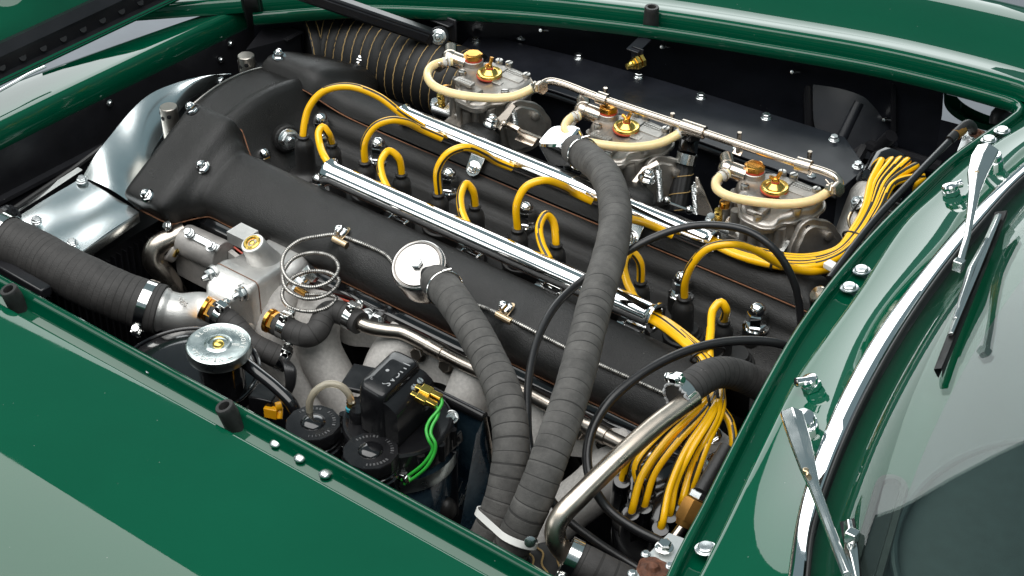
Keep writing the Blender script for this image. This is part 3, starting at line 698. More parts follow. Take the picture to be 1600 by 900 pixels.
A_path = [[(482, 170, .028), (505, 143, .052), (545, 135, .062), (590, 150, .05), (628, 178, .028), (660, 198, .006)],
          [(570, 222, .022), (585, 198, .042), (608, 188, .05), (632, 190, .044), (660, 203, .02), (690, 216, .004)],
          [(684, 265, .028), (700, 240, .05), (726, 230, .056), (755, 240, .038), (775, 252, .015), (800, 262, .003)],
          [(808, 318, .03), (822, 292, .05), (848, 282, .056), (878, 290, .038), (898, 302, .013), (925, 315, .002)],
          [(938, 375, .03), (955, 352, .05), (976, 343, .052), (1000, 346, .034), (1028, 357, .012), (1050, 368, .002)],
          [(1070, 440, .018), (1082, 412, .045), (1106, 388, .066), (1145, 381, .072), (1180, 391, .056), (1222, 414, .024), (1262, 424, .002), (1300, 420, -.01)]]
B_path = [[(512, 207, .016), (504, 198, .024), (498, 206, .02), (500, 226, .012), (509, 248, .010), (522, 264, .004)],
          [(622, 246, .018), (607, 236, .028), (595, 252, .022), (597, 275, .014), (606, 296, .006)],
          [(738, 297, .018), (728, 287, .028), (720, 303, .022), (721, 328, .014), (731, 353, .006)],
          [(864, 345, .020), (853, 335, .03), (843, 352, .022), (846, 380, .014), (858, 405, .006)],
          [(999, 408, .020), (986, 394, .03), (976, 412, .022), (980, 440, .014), (993, 466, .006)],
          [(1134, 482, .020), (1126, 472, .028), (1114, 484, .022), (1110, 520, .014), (1108, 550, .010), (1112, 580, .0)]]
og = ['at the front by the hexagon plug', 'second from the front', 'third from the front', 'fourth from the front', 'behind the breather hose', 'rearmost, beside the last dome nuts']
tops = []
for i in range(6):
    t0 = W(*A_top[i], -.006); P = [t0-V((0, 0, .004)), t0]+[W(*q) for q in A_path[i]]
    o = lead(P, .0050, 'ignition_lead', 'yellow plug lead to the far conduit, '+og[i], 'ignition lead', 'plug leads to the far conduit', start=R([200, 60, 150, 190, 10, 60][i]), twist=[6, 3, -3, 2, 3, -4][i])
    boot_parts(o, t0, .066 if i else .056, .0132, i == 0)
    t0 = W(*B_top[i], -.006); P = [t0-V((0, 0, .004)), t0]+[W(*q) for q in B_path[i]]
    o = lead(P, .0050, 'ignition_lead', 'yellow looped plug lead to the near conduit, '+og[i], 'ignition lead', 'plug leads to the near conduit', start=R([90, 250, 250, 200, 100, 60][i]), twist=[8, 6, 6, 6, 6, 8][i])
    boot_parts(o, t0, .066, .0124)
# ribbed rings round the plug wells along the near cover
for (px, py) in [(577, 300), (690, 353), (815, 408), (942, 462), (1068, 522), (1146, 562)]:
    P = W(px, py, -.062); mb = MB()
    mb.lathe([(.024, -.02), (.0245, -.006), (.0255, -.003), (.0245, 0), (.0215, .001), (.0205, .004), (.0185, .005), (.017, .010)], T(*P), 28); build(mb, 'well_grommet', 'rubber', head, 40)
def conduit(p0, p1, r, label, slots):
    t = thing('lead_conduit', p0, label, 'conduit', 'chrome lead conduits'); d = p1-p0; L = d.length; M = frame(p0, d, ZA); mb = MB()
    mb.lathe([(r*.82, .004), (r*.9, 0), (r*1.22, -.0008), (r*1.28, .001), (r*1.1, .004), (r, .010), (r, L-.010), (r*1.1, L-.004), (r*1.28, L-.001), (r*1.22, L+.0008), (r*.9, L), (r*.82, L-.004), (r*.82, .004)], M, 36, caps=False)
    tb = build(mb, 'tube', 'chrome', t, 40)
    for s_, ang in slots:
        n = M.to_3x3() @ V((math.cos(ang), math.sin(ang), 0)); c = p0+d*s_+n*r*.985; Ms = frame(c, n, d); mb = MB()
        loop = [(.016*math.cos(a)*(1+.35*abs(math.cos(a))), .0055*math.sin(a), .0006) for a in [2*math.pi*k/24 for k in range(24)]]
        mb.add(loop, [tuple(range(24))], 0, Ms); build(mb, 'slot', 'fin_dark', tb)
    return t
c1a, c1b = W(630, 180, .002), W(1115, 380, .002)
c2a, c2b = W(514, 269, .002), W(1025, 497, .002)
k1 = conduit(c1a, c1b, .0128, 'chrome tube carrying the plug leads above the far cam cover', [])
k2 = conduit(c2a, c2b, .0150, 'chrome tube carrying the plug leads along the inner edge of the near cam cover', [])
for (px, py) in [(741, 262), (987, 371)]:
    P = W(px, py, -.02); M = frame(P, (.15, -.75, .65), (0, .3, .8)); mb = MB()
    pl = [(.024, -.011), (.024, .011), (-.002, .010)]+[(-.002-.010*math.sin(a), .010*math.cos(a)) for a in [math.pi*k/10 for k in range(1, 10)]]+[(-.002, -.010)]
    mb.prism(pl, .002, M); br = build(mb, 'bracket', 'chrome_soft', k1, bevel=.0005)
    bolt(k1, frame(P+V((.15, -.75, .65))*.002, (.15, -.75, .65)), .0065, .004, 'chrome_soft')
for (px, py) in [(627, 340), (740, 392), (862, 452), (990, 512)]:
    P = W(px, py, -.022); mb = MB(); mb.box(.026, .010, .003, frame(P, (0, -.5, .86), (1, 0, 0))); mb.box(.004, .012, .014, T(P.x+.012, P.y-.003, P.z-.006)); build(mb, 'clip', 'chrome', k2, bevel=.0008)
    mb = MB(); mb.nut(frame(P+V((-.014, -.004, -.004)), (-.2, -.5, .8)), .0065, .008); build(mb, 'clip_nut', 'chrome', k2)

# ------------------------------------------------------------------ oil filler caps and breather hoses
oc = thing('oil_filler_cap', W(660, 425, -.01), 'round polished oil filler cap with hexagon bolt on the near cam cover', 'filler cap', 'polished filler caps')
d = V((.10, -.50, .86)).normalized(); P = W(652, 413, .040); M = frame(P, d)
mb = MB(); rr = .0325
mb.lathe([(rr*.80, -.052), (rr*.84, -.046), (rr*.88, -.044), (rr*.88, -.040), (rr*.97, -.038), (rr*.99, -.030), (rr, -.012), (rr*1.01, -.005), (rr*.985, -.002), (rr*.94, -.0006), (rr*.90, -.001), (rr*.875, -.0022), (rr*.85, -.0016), (rr*.82, -.0004), (rr*.5, .0004), (0, .0006)], M, 48); build(mb, 'cap_shell', 'cap_alloy', oc, 30)
bolt(oc, M @ T(0, 0, .0003), .0072, .005, 'zinc', washer=False)
Ps = P-d*.024+V((.040, -.006, -.010)); mb = MB(); mb.tube([P-d*.022, W(684, 442, .028)], .0165, 24); build(mb, 'outlet_stub', 'rubber', oc)
h1 = wrapped_hose([W(681, 438, .030), W(700, 458, .042), W(728, 498, .048), W(760, 555, .046), W(785, 610, .040), W(797, 665, .025), W(798, 715, .005), W(790, 765, -.02), W(775, 812, -.045), W(758, 850, -.07), W(735, 905, -.11)], .0195, 'breather_hose', 'dark grey wrapped breather hose from the round filler cap down to the strap', 'hose', group='grey wrapped breather hoses')
mb = MB(); q = W(690, 446, .034); mb.tube([q+V((.0208*math.cos(a), 0, 0)) for a in (0, 1)], .001, 6) if 0 else None
def wire_ring(P, d, r, w_, name, parent, m='chrome_soft'):
    M = frame(P, d); mb = MB(); mb.tube([M @ V((r*math.cos(a), r*math.sin(a), .0015*math.sin(a))) for a in [2*math.pi*k/36 for k in range(36)]], w_, 8, closed=True); mb.tube([M @ V((r+.001, 0, 0)), M @ V((r+.002, -.010, .001))], w_, 6); return build(mb, name, m, parent)
wire_ring(W(695, 452, .038), W(700, 458, .042)-W(681, 438, .030), .0213, .0012, 'wire_clip', h1)
oc2 = thing('oil_filler_cap', W(880, 230, -.01), 'box-shaped polished oil filler cap on the far cam cover beside the middle carburettor', 'filler cap', 'polished filler caps')
P = W(869, 222, .03); d = V((-.42, .30, .62)).normalized(); M = frame(P, V((.62, -.2, .45)), V((0, 1, .2)))
mb = MB(); 
Mx = frame(W(878, 222, .022), V((-.35, -.25, .9)), V((1, 0, .3)))
pl = [(.024*math.copysign(abs(math.cos(a))**.5, math.cos(a)), .019*math.copysign(abs(math.sin(a))**.5, math.sin(a)), 0) for a in [2*math.pi*k/32 for k in range(32)]]
mb.prism([(x*1.12, y*1.12) for x, y, z in pl], .034, Mx @ T(0, 0, -.022), inset=.003); build(mb, 'cap_shell', 'chrome', oc2, 28)
mb = MB(); mb.tube([W(885, 224, .02), W(902, 236, .026)], .0165, 24); build(mb, 'outlet_stub', 'rubber', oc2)
h2 = wrapped_hose([W(898, 233, .026), W(918, 246, .040), W(944, 272, .060), W(959, 310, .074), W(961, 355, .080), W(951, 405, .082), W(934, 460, .080), W(918, 520, .076), W(903, 580, .070), W(885, 640, .062), W(862, 705, .045), W(840, 765, .018), W(818, 815, -.012), W(797, 860, -.045), W(770, 920, -.09)], .0192, 'breather_hose', 'long dark grey wrapped breather hose crossing the whole engine over both chrome tubes', 'hose', group='grey wrapped breather hoses')
wire_ring(W(911, 241, .036), W(918, 246, .040)-W(898, 233, .026), .0208, .0012, 'wire_clip', h2)
# strap round both hoses
mb = MB(); ca, cb = W(771, 819, -.049), W(812, 830, -.022); dh = (W(790, 765, -.02)-W(758, 850, -.07)).normalized()
Ms = frame((ca+cb)/2, dh, cb-ca); L2 = (cb-ca).length/2; rr = .0208
lp = [(L2+rr*math.cos(a), rr*math.sin(a)) for a in [R(-90+15*k) for k in range(13)]]+[(-L2+rr*math.cos(a), rr*math.sin(a)) for a in [R(90+15*k) for k in range(13)]]
mb.loft([[Ms @ V((x*s_, y*s_, z_)) for x, y in lp] for z_, s_ in ((-.0036, 1), (.0036, 1), (.0036, 1.03), (-.0036, 1.03), (-.0036, 1))], closed=True)
sp = thing('hose_strap', (ca+cb)/2, 'thin bright metal strap holding the two grey breather hoses together', 'strap'); build(mb, 'band', 'white_plastic', sp, 40)
mb = MB(); mb.lathe([(.006, 0), (.006, .002), (.003, .003), (0, .003)], frame(W(828, 846, -.006), (.6, -.6, .4)), 16); build(mb, 'rivet', 'zinc', sp)
# ================================================================== far side: air box, duct, carburettors
ab = thing('air_box', W(1050, 200, -.16), 'matt black air box with a flat bolted lid behind the carburettors', 'air box')
lid = [(698, 92), (742, 50), (900, 88), (1040, 127), (1270, 198), (1320, 214), (1354, 262), (1309, 299), (1100, 222), (870, 143)]
lw = [W(x, y, -.022) for x, y in lid]
mb = MB(); mb.prism([(p.x, p.y) for p in lw][::-1], .003, T(0, 0, -.025)); build(mb, 'lid', 'satin_black', ab, bevel=.0008)
mb = MB(); near = [lw[0], lw[9], lw[8], lw[7]]
mb.loft([[p+V((0, .006, -.004)) for p in near], [p+V((0, .004, -.010)) for p in near], [p+V((0, .002, -.011)) for p in near], [p+V((0, .010, -.018)) for p in near], [p+V((0, .012, -.16)) for p in near]]); mb.loft([[lw[7]+V((0, 0, -.004)), lw[6]+V((0, 0, -.004))], [lw[7]+V((0, 0, -.2)), lw[6]+V((0, 0, -.2))]])
build(mb, 'box_wall', 'satin_black', ab, 30)
mb = MB(); mb.tube([p+V((0, -.002, -.0075)) for p in near], .0035, 8); build(mb, 'lid_flange', 'gloss_black', ab)
for (px, py) in [(743, 66), (814, 60), (904, 91), (998, 121), (1095, 153), (1197, 185), (1303, 219), (1340, 261)]:
    bolt(ab, frame(W(px, py, -.022), ZA), .0056, .006, 'zinc', 'bolt')
for (px, py) in [(838, 143), (952, 172), (1045, 200), (1152, 233), (1268, 275)]:
    mb = MB(); mb.lathe([(.006, 0), (.006, .0015), (.004, .0025), (0, .003)], frame(W(px, py, -.022), ZA), 16); build(mb, 'rivet', 'zinc', ab)
# brass fitting on a folded bracket
ft = thing('brass_union', W(995, 90, .0), 'brass union fitting held in a folded black bracket on the far inner wing', 'union')
mb = MB(); P = W(998, 70, .022); mb.box(.020, .034, .0025, frame(P, (0, -.2, 1), (1, 0, 0))); P2 = W(996, 86, .012); mb.box(.020, .0025, .024, T(P2.x, P2.y, P2.z)); build(mb, 'bracket', 'satin_black', ft, bevel=.0008)
M = frame(W(998, 97, .006), (-.35, -.8, -.1)); mb = MB(); mb.nut(M, .0105, .006); mb.nut(M @ T(0, 0, .006), .0085, .004); mb.lathe([(.006, .010), (.0065, .013), (.0045, .016), (.0045, .02), (.002, .021), (0, .021)], M, 20); mb.nut(M @ T(0, 0, -.008), .0095, .006); build(mb, 'fitting', 'gold_zinc', ft)
# big black air duct with tan stitching
dp = smoothpath([W(478, 82, -.045), W(505, 78, -.045), W(560, 85, -.045), W(620, 98, -.045), W(690, 122, -.05), W(735, 140, -.055)], .0018)
def drf(S, a):
    ph = (S/.0155) % 1; return 1+.035*abs(math.sin(math.pi*ph))**.6
duct = thing('air_duct', W(600, 90, -.1), 'fat black ribbed cloth air duct with tan stitching behind the far cam cover', 'air duct', 'stitched black cloth ducts')
mb = MB(); mb.tube(dp, .053, 40, drf); build(mb, 'cloth', 'duct_cloth', duct, 40)
mb = MB()
L_ = 0; last = -1
for i in range(1, len(dp)-1):
    L_ += (dp[i]-dp[i-1]).length
    k = int(L_/.0155)
    if k != last:
        last = k; M = frame(dp[i], dp[i+1]-dp[i-1]); mb.tube([M @ V((.0532*math.cos(a), .0532*math.sin(a), .0004*math.sin(a*60))) for a in [2*math.pi*j/90 for j in range(90)]], .0009, 6, closed=True)
build(mb, 'stitching', 'duct_thread', duct, kind='stuff')
# black header box at the front corner
hb = thing('header_box', W(430, 90, -.05), 'black sheet metal box with a round plug hole at the front corner', 'box')
q = [W(383, 72, .0), W(428, 28, .0), W(472, 50, .0), W(446, 66, .0)]
mb = MB(); P = W(432, 52, .0); mb.loft([[a+V((0, 0, dz)) for a in (W(384, 78, 0), W(420, 31, 0), W(470, 48, 0), W(445, 62, 0))] for dz in (-.12, -.002, 0)], closed=True); mb.add([W(384, 78, 0), W(420, 31, 0), W(470, 48, 0), W(445, 62, 0)], [(0, 1, 2, 3)]); build(mb, 'tank', 'frame_black', hb, bevel=.002)
mb = MB(); mb.lathe([(.0095, 0), (.0095, .0008), (.0085, .0012), (.0084, .0005), (0, .0005)], frame(W(436, 44, .0), ZA), 24); build(mb, 'plug_hole', 'fin_dark', hb)
mb = MB(); a, b_ = W(447, 62, .001), W(470, 49, .001)
for i in range(9): mb.tube([a.lerp(b_, i/8)+V((-.004, 0, 0)), a.lerp(b_, i/8)+V((.004, 0, -.001))], .0016, 6)
build(mb, 'weld_bead', 'frame_black', hb)
mb = MB(); mb.box(.018, .14, .004, frame(W(428, 88, -.03), (0, -.1, 1), (1, 0, 0)) @ T(0, -.02, 0)); build(mb, 'polished_strip', 'polished_aluminium', hb, bevel=.001)

def Lc(dx, dy, z=0.0):
    dy += 1080*z; return V(((588*dx+782*dy)/947720, (460*dx-1000*dy)/947720, z))
def rounded(poly, r=.006, n=4):
    out = []; m = len(poly)
    for i in range(m):
        a, b_, c = V((*poly[i-1], 0)), V((*poly[i], 0)), V((*poly[(i+1) % m], 0))
        d1 = (a-b_); d2 = (c-b_); rr = min(r, d1.length*.45, d2.length*.45); p = b_+d1.normalized()*rr; q = b_+d2.normalized()*rr
        for k in range(n+1): t = k/n; e = p*(1-t)**2+b_*2*t*(1-t)+q*t*t; out.append((e.x, e.y))
    return out
CPX = [(765, 113), (979, 197), (1211, 291)]
C3 = W(*CPX[2], .03)
cb = thing('carburettor', C3-V((0, 0, .07)), 'twin-choke grey alloy carburettor', 'carburettor', 'three side-draught carburettors')
O3 = T(*C3)
outl = rounded([(-.040, .016), (-.022, .034), (.018, .038), (.050, .034), (.060, .020), (.060, -.006), (.050, -.018), (.046, -.034), (.036, -.042), (.036, -.056), (.024, -.066), (-.006, -.064), (-.020, -.050), (-.022, -.034), (-.040, -.026), (-.050, -.010)][::-1], .009)
outl2 = [(x*1.05, y*1.05) for x, y in outl]
mb = MB()
mb.prism(outl2, .004, O3 @ T(0, 0, -.020), inset=.001)
# domed top: loft of shrinking outlines
rws = []
for s_, z_ in [(1.0, -.016), (.995, -.010), (.97, -.0065), (.93, -.0045), (.86, -.0035)]:
    rws.append([O3 @ V((x*s_, y*s_-.002*(1-s_), z_-.010*max(0, min(1, (-y-.030)/.03)))) for x, y in outl])
mb.loft(rws, closed=True); mb.add(rws[-1], [tuple(range(len(rws[-1])))])
topc = build(mb, 'top_cover', 'carb_alloy', cb, 35)
mb = MB()
for (x, y, sx, sy, h) in [(.030, .012, .034, .014, .0012), (-.012, -.040, .030, .012, .004), (.022, -.010, .016, .010, .001), (-.004, .020, .03, .016, .002)]:
    mb.prism(rounded([(x-sx/2, y-sy/2), (x+sx/2, y-sy/2), (x+sx/2, y+sy/2), (x-sx/2, y+sy/2)], .003), h, O3 @ T(0, 0, -.0038), inset=.0006)
mb.prism(rounded([(-.02, -.060), (.004, -.060), (.004, -.036), (-.02, -.036)], .004), .006, O3 @ T(0.012, .004, -.0125), inset=.002)
build(mb, 'cast_pads', 'carb_alloy', topc, 35)
mb = MB()
for r_i in range(3):
    x = .014
    for k in range(7 if r_i < 2 else 4):
        wd = random.choice((.0022, .0026, .0018)); mb.box(wd, .0022, .0005, O3 @ T(x+k*.0036, .026-r_i*.0042, -.0026)); 
for r_i in range(2):
    for k in range(6): mb.box(.0024, .0024, .0005, O3 @ T(-.022+k*.0038, -.0385-r_i*.0045, .0005))
build(mb, 'cast_lettering', 'machined_alloy', topc, kind='stuff')
# body below
mb = MB(); bo = rounded([(-.046, .03), (.05, .034), (.056, .0), (.046, -.034), (.02, -.058), (-.018, -.05), (-.046, -.02)][::-1], .010)
mb.prism(bo, .06, O3 @ T(0, 0, -.080))
for (x, y, r, z0, z1) in [(.036, -.044, .008, -.075, -.022), (-.026, -.046, .007, -.075, -.022), (.050, -.022, .007, -.075, -.022), (.008, -.060, .006, -.07, -.03), (.022, -.056, .0045, -.075, -.022), (-.046, -.012, .009, -.08, -.02), (-.008, -.056, .0045, -.075, -.022)]:
    mb.lathe([(r, z0), (r*.95, z1)], O3 @ T(x, y, 0), 16)
mb.prism(rounded([(-.03, -.075), (.04, -.075), (.045, -.045), (-.035, -.045)], .008), .018, O3 @ T(0, 0, -.075), inset=.004)
build(mb, 'float_body', 'carb_alloy', cb, 35)
mb = MB()   # throttle-end bell and its lobed flange
Mf = frame(C3+V((.066, -.012, -.056)), (.88, -.42, .15), (0, .2, 1))
mb.lathe([(.028, -.024), (.030, -.010), (.034, -.002), (.035, 0)], Mf, 32); 
fl = [(.037*math.cos(a)*(1+.16*max(0, math.cos(3*(a-.5)))), .037*math.sin(a)*(1+.16*max(0, math.cos(3*(a-.5))))) for a in [2*math.pi*k/48 for k in range(48)]]
mb.prism(fl, .006, Mf, inset=.0012); mb.prism([(x*.8, y*.8) for x, y in fl], .004, Mf @ T(0, 0, .006), inset=.002); mb.lathe([(.006, .009), (.006, .016), (.004, .017), (0, .017)], Mf @ T(.018, -.012, 0), 14)
build(mb, 'end_flange', 'carb_alloy', cb, 35)
mb = MB(); mb.lathe([(.0035, .0), (.0035, .0065), (.002, .0066), (0, .004)], Mf @ T(.029, .016, 0), 12); build(mb, 'flange_hole', 'fin_dark', cb)
mb = MB()   # gold disc cover, dished
mb.lathe([(.0172, -.004), (.0175, -.001), (.0172, .0006), (.0162, .0014), (.0148, .0012), (.0128, .0002), (.0112, .0006), (.0085, .0034), (.0060, .0060), (0, .0062)], O3, 40); dc = build(mb, 'jet_cover', 'gold_zinc', cb, 30)
mb = MB(); mb.lathe([(.0182, -.0052), (.0182, -.0035), (.017, -.0035)], O3, 40); build(mb, 'cover_gasket', 'red_washer', dc)
mb = MB(); mb.lathe([(.0052, .0055), (.0052, .0075), (.004, .008)], O3, 18); build(mb, 'washer', 'red_washer', dc)
mb = MB(); mb.lathe([(.0046, .0075), (.0044, .0115), (.003, .013), (0, .013)], O3, 14)
mb.tube(smoothpath([O3 @ V((0, 0, .010)), O3 @ V((.003, .002, .016)), O3 @ V((.0045, .003, .021))], .002), .0027, 10); mb.tube(smoothpath([O3 @ V((0, 0, .010)), O3 @ V((-.004, -.003, .013)), O3 @ V((-.006, -.005, .0135))], .002), .0024, 10); build(mb, 'wing_nut', 'brass', dc, 50)
cp = O3 @ T(-.036, .009, 0)
mb = MB(); mb.lathe([(.017, -.022), (.0165, -.008), (.0145, -.006), (.0140, .0035), (.0132, .0042), (.0125, .0042)], cp, 32); build(mb, 'union_neck', 'carb_alloy', cb)
mb = MB(); mb.lathe([(.0128, .0042), (.0128, .0056)], cp, 28); build(mb, 'union_washer', 'red_washer', cb)
mb = MB(); mb.nut(cp @ T(0, 0, .0056), .0130, .0082, 0, .35); mb.lathe([(.0095, .0137), (.0093, .0142), (0, .0143)], cp, 24); build(mb, 'union_cap', 'brass', cb)
mb = MB(); bj = Lc(-70, -30, .0); Mb = O3 @ T(*bj)
mb.lathe([(.0125*math.cos(a), .0125*math.sin(a)) for a in [R(-80+20*k) for k in range(9)]], Mb, 24)
mb.tube([O3 @ bj, O3 @ V((-.045, .004, -.004))], .0115, 20); mb.tube([O3 @ (bj+V((.001, .0, .002))), O3 @ (bj+V((-.012, .016, .006)))], .009, 16)
e1_ = O3 @ Lc(-88, -12, .003); mb.tube([O3 @ bj, e1_], .0062, 16); mb.tube([(O3 @ bj).lerp(e1_, .7), e1_+(e1_-O3 @ bj)*.15], .0072, 16)
build(mb, 'banjo_union', 'nickel', cb, 40)
for (x, y, z_) in [(.044, .026, -.004), (-.030, -.022, -.004), (.012, -.058, -.013), (.047, -.026, -.006), (-.010, .034, -.004), (.005, .037, -.004)]:
    mb = MB(); M = O3 @ T(x, y, z_); mb.lathe([(.0056, -.004), (.0056, .004), (.005, .0055), (0, .006)], M, 18); mb.box(.0105, .0013, .0006, M @ Matrix.Rotation(random.random()*3, 4, 'Z') @ T(0, 0, .0059), 1); build(mb, 'screw', ['machined_alloy', 'fin_dark'], cb)
for (dx, dy, z_) in [(-76, 28, -.030), (22, 66, -.036), (-52, 42, -.045)]:
    mb = MB(); M = O3 @ T(*Lc(dx, dy, z_)); mb.lathe([(.0075, -.03), (.0075, -.004)], M, 16, 1); mb.lathe([(.0068, -.004), (.0068, .0035), (.006, .0045), (0, .0047)], M, 18); mb.box(.012, .0014, .0006, M @ Matrix.Rotation(random.random()*3, 4, 'Z') @ T(0, 0, .0047), 2); build(mb, 'brass_screw', ['brass', 'carb_alloy', 'fin_dark'], cb)
for (dx, dy, z_) in [(-86, 45, -.04), (2, 82, -.045)]:   # idle screws with springs
    P = O3 @ Lc(dx, dy, z_); M = frame(P, (.05, -.25, 1)); mb = MB(); mb.lathe([(.0025, -.02), (.0025, .003)], M, 10); mb.lathe([(.0050, .003), (.0050, .0075), (.0042, .0085), (0, .0087)], M, 16)
    mb.tube([M @ V((.0044*math.cos(a), .0044*math.sin(a), -.016+.018*a/(2*math.pi*5))) for a in [2*math.pi*k/12 for k in range(61)]], .0008, 6); build(mb, 'idle_screw', 'gold_zinc', cb)
for (dx, dy, z_) in [(-15, 72, -.035), (-96, 52, -.05), (25, 95, -.06)]:
    M = frame(O3 @ Lc(dx, dy, z_), (0, -.3, 1)); mb = MB(); mb.lathe([(.0085, -.02), (.0085, -.002), (.0075, 0)], M, 16); mb.nut(M, .006, .006); build(mb, 'zinc_bolt', 'zinc', cb)
mb = MB(); P = O3 @ Lc(-64, 55, -.04); Mr = frame(P, (.2, -.8, .3)); mb.tube([Mr @ V((.005*math.cos(a), .005*math.sin(a), 0)) for a in [2*math.pi*k/18 for k in range(15)]]+[Mr @ V((.010, -.006, 0)), Mr @ V((.02, -.012, 0))], .0011, 6); build(mb, 'spring_hook', 'bronze_clip', cb)
mb = MB(); mb.tube([O3 @ Lc(-100, 62, -.055), O3 @ Lc(32, 108, -.062)], .0062, 12); mb.box(.09, .018, .006, frame(O3 @ Lc(-30, 80, -.05), (.0, -.4, .9), (1, 0, 0))); build(mb, 'throttle_spindle', 'zinc', cb, 35)
mb = MB(); M = frame(O3 @ Lc(48, 82, -.055), (.1, -.4, .9)); mb.box(.016, .010, .010, M); mb.nut(M @ T(0, 0, .004), .008, .012); mb.lathe([(.006, .016), (.0055, .019), (.003, .022), (0, .0225)], M, 16); build(mb, 'manifold_nut', 'chrome', cb, bevel=.0006)
labs = ['grey alloy carburettor farthest from the windscreen, beside the fat air duct', 'middle grey alloy carburettor, behind the box-shaped chrome filler cap', 'grey alloy carburettor nearest the windscreen, beside the yellow lead bundle']
cb['label'] = labs[2]
for i in (0, 1):
    cc = copy_tree(cb, None, W(*CPX[i], .03)-C3); cc['label'] = labs[i]
    for ch in cc.children:
        if ch.name.startswith('union_cap'): ch.rotation_euler.z = .3+i*.5
        for g_ in ch.children:
            if g_.name.startswith('wing_nut'): g_.rotation_euler.z = .9-i*1.7
# amber fuel hoses
FH = [[(707, 96, .036), (688, 98, .036), (673, 105, .036), (668, 118, .034), (678, 134, .034), (708, 146, .034), (760, 153, .034), (800, 151, .036), (824, 142, .04), (840, 133, .046)],
      [(906, 181, .036), (893, 184, .036), (884, 194, .035), (884, 206, .034), (900, 217, .034), (940, 226, .034), (990, 230, .034), (1030, 224, .036), (1052, 214, .04), (1070, 203, .046)],
      [(1138, 271, .036), (1127, 275, .036), (1119, 284, .035), (1121, 296, .034), (1140, 307, .034), (1180, 315, .034), (1230, 319, .034), (1270, 313, .036), (1292, 301, .04), (1305, 291, .046)]]
for i, p in enumerate(FH):
    t = thing('fuel_hose', W(*p[5]), ['amber fuel hose curving round the front carburettor', 'amber fuel hose curving round the middle carburettor', 'amber fuel hose curving round the rear carburettor'][i], 'fuel hose', 'amber fuel hoses')
    pp = smoothpath([W(*q) for q in p], .003); mb = MB(); mb.tube(pp, .0059, 18); build(mb, 'hose', 'fuel_hose', t, 60)
    for a, b_ in ((pp[1], pp[4]), (pp[-4], pp[-1])):
        mb = MB(); mb.tube([a, b_], .0068, 18); build(mb, 'ferrule', 'hose_end', t); wire_ring((a+b_)/2, b_-a, .0072, .0009, 'wire_clip', t, 'nickel')
# fuel rail
fr_ = thing('fuel_rail', W(1000, 170, .04), 'long nickel-plated fuel rail with tee pieces above the air box', 'fuel pipe')
rp = smoothpath([W(*p) for p in [(846, 137, .05), (850, 130, .052), (860, 127, .053), (876, 130, .053), (935, 152, .053), (1060, 194, .053), (1150, 224, .053), (1250, 257, .053), (1290, 269, .053), (1306, 277, .052), (1312, 287, .050), (1308, 298, .048)]], .004)
mb = MB(); mb.tube(rp, .0052, 18); build(mb, 'pipe', 'nickel', fr_, 60)
def nearp(path, P): return min(range(len(path)), key=lambda i: (path[i]-P).length)
for (px, py, ln, r) in [(940, 154, .008, .0085), (1083, 202, .017, .0088), (1258, 259, .010, .0092)]:
    k = nearp(rp, W(px, py, .053)); d = (rp[k+2]-rp[k-2]).normalized(); mb = MB(); mb.lathe([(r*.7, -ln), (r, -ln+.0005), (r, ln-.0005), (r*.7, ln)], frame(rp[k], d), 24); build(mb, 'sleeve', 'nickel', fr_, 40)
for i, (px, py, qx, qy) in enumerate([(846, 137, 836, 135), (1084, 203, 1064, 206), (1309, 296, 1299, 295)]):
    a, b_ = W(px, py, .05), W(qx, qy, .046); mb = MB(); d = b_-a; M = frame(a, d); mb.nut(M @ T(0, 0, -.004), .0092, .008, 0, .2); mb.nut(M @ T(0, 0, .005), .0082, .005, 0, .6); mb.lathe([(.0062, .008), (.0062, .016)], M, 18); build(mb, 'union_nut', 'nickel', fr_, 35)
for (px, py) in [(945, 168), (1049, 208), (1153, 238), (1262, 268)]:
    mb = MB(); mb.box(.012, .008, .002, frame(W(px, py, .02), (0, -.5, .8), (1, 0, 0))); mb.tube([W(px, py, .02), W(px, py, .02)+V((0, 0, .03))], .003, 8); build(mb, 'support_clip', 'nickel', fr_)
# braided feed hose hanging from the tee
fh = thing('braided_hose', W(1058, 320, -.06), 'ribbed black braided hose with silver collar below the fuel rail tee', 'hose')
a, b_ = W(1071, 250, .0), W(1056, 330, -.055)
def brf(S, t): return 1+.05*math.cos(10*t)
mb = MB(); mb.tube(smoothpath([a, b_], .004), .0125, 40, brf); build(mb, 'braid', 'duct_cloth', fh, 60)
mb = MB(); mb.tube([W(1074, 240, .012), W(1070, 256, .0)], .0135, 24); build(mb, 'collar', 'zinc', fh)
mb = MB(); mb.tube([W(1078, 210, .03), W(1074, 240, .012)], .0125, 8); mb.nut(frame(W(1080, 215, .035), (0, 0, 1)), .0135, .010); build(mb, 'end_fitting', 'gloss_black', fh)
mb = MB(); M = frame(a, b_-a); L_ = (b_-a).length; mb.tube([M @ V((.0133*math.cos(t), .0133*math.sin(t), L_*t/(2*math.pi*3))) for t in [2*math.pi*k/30 for k in range(91)]], .0006, 5); build(mb, 'tracer_thread', 'duct_thread', fh)
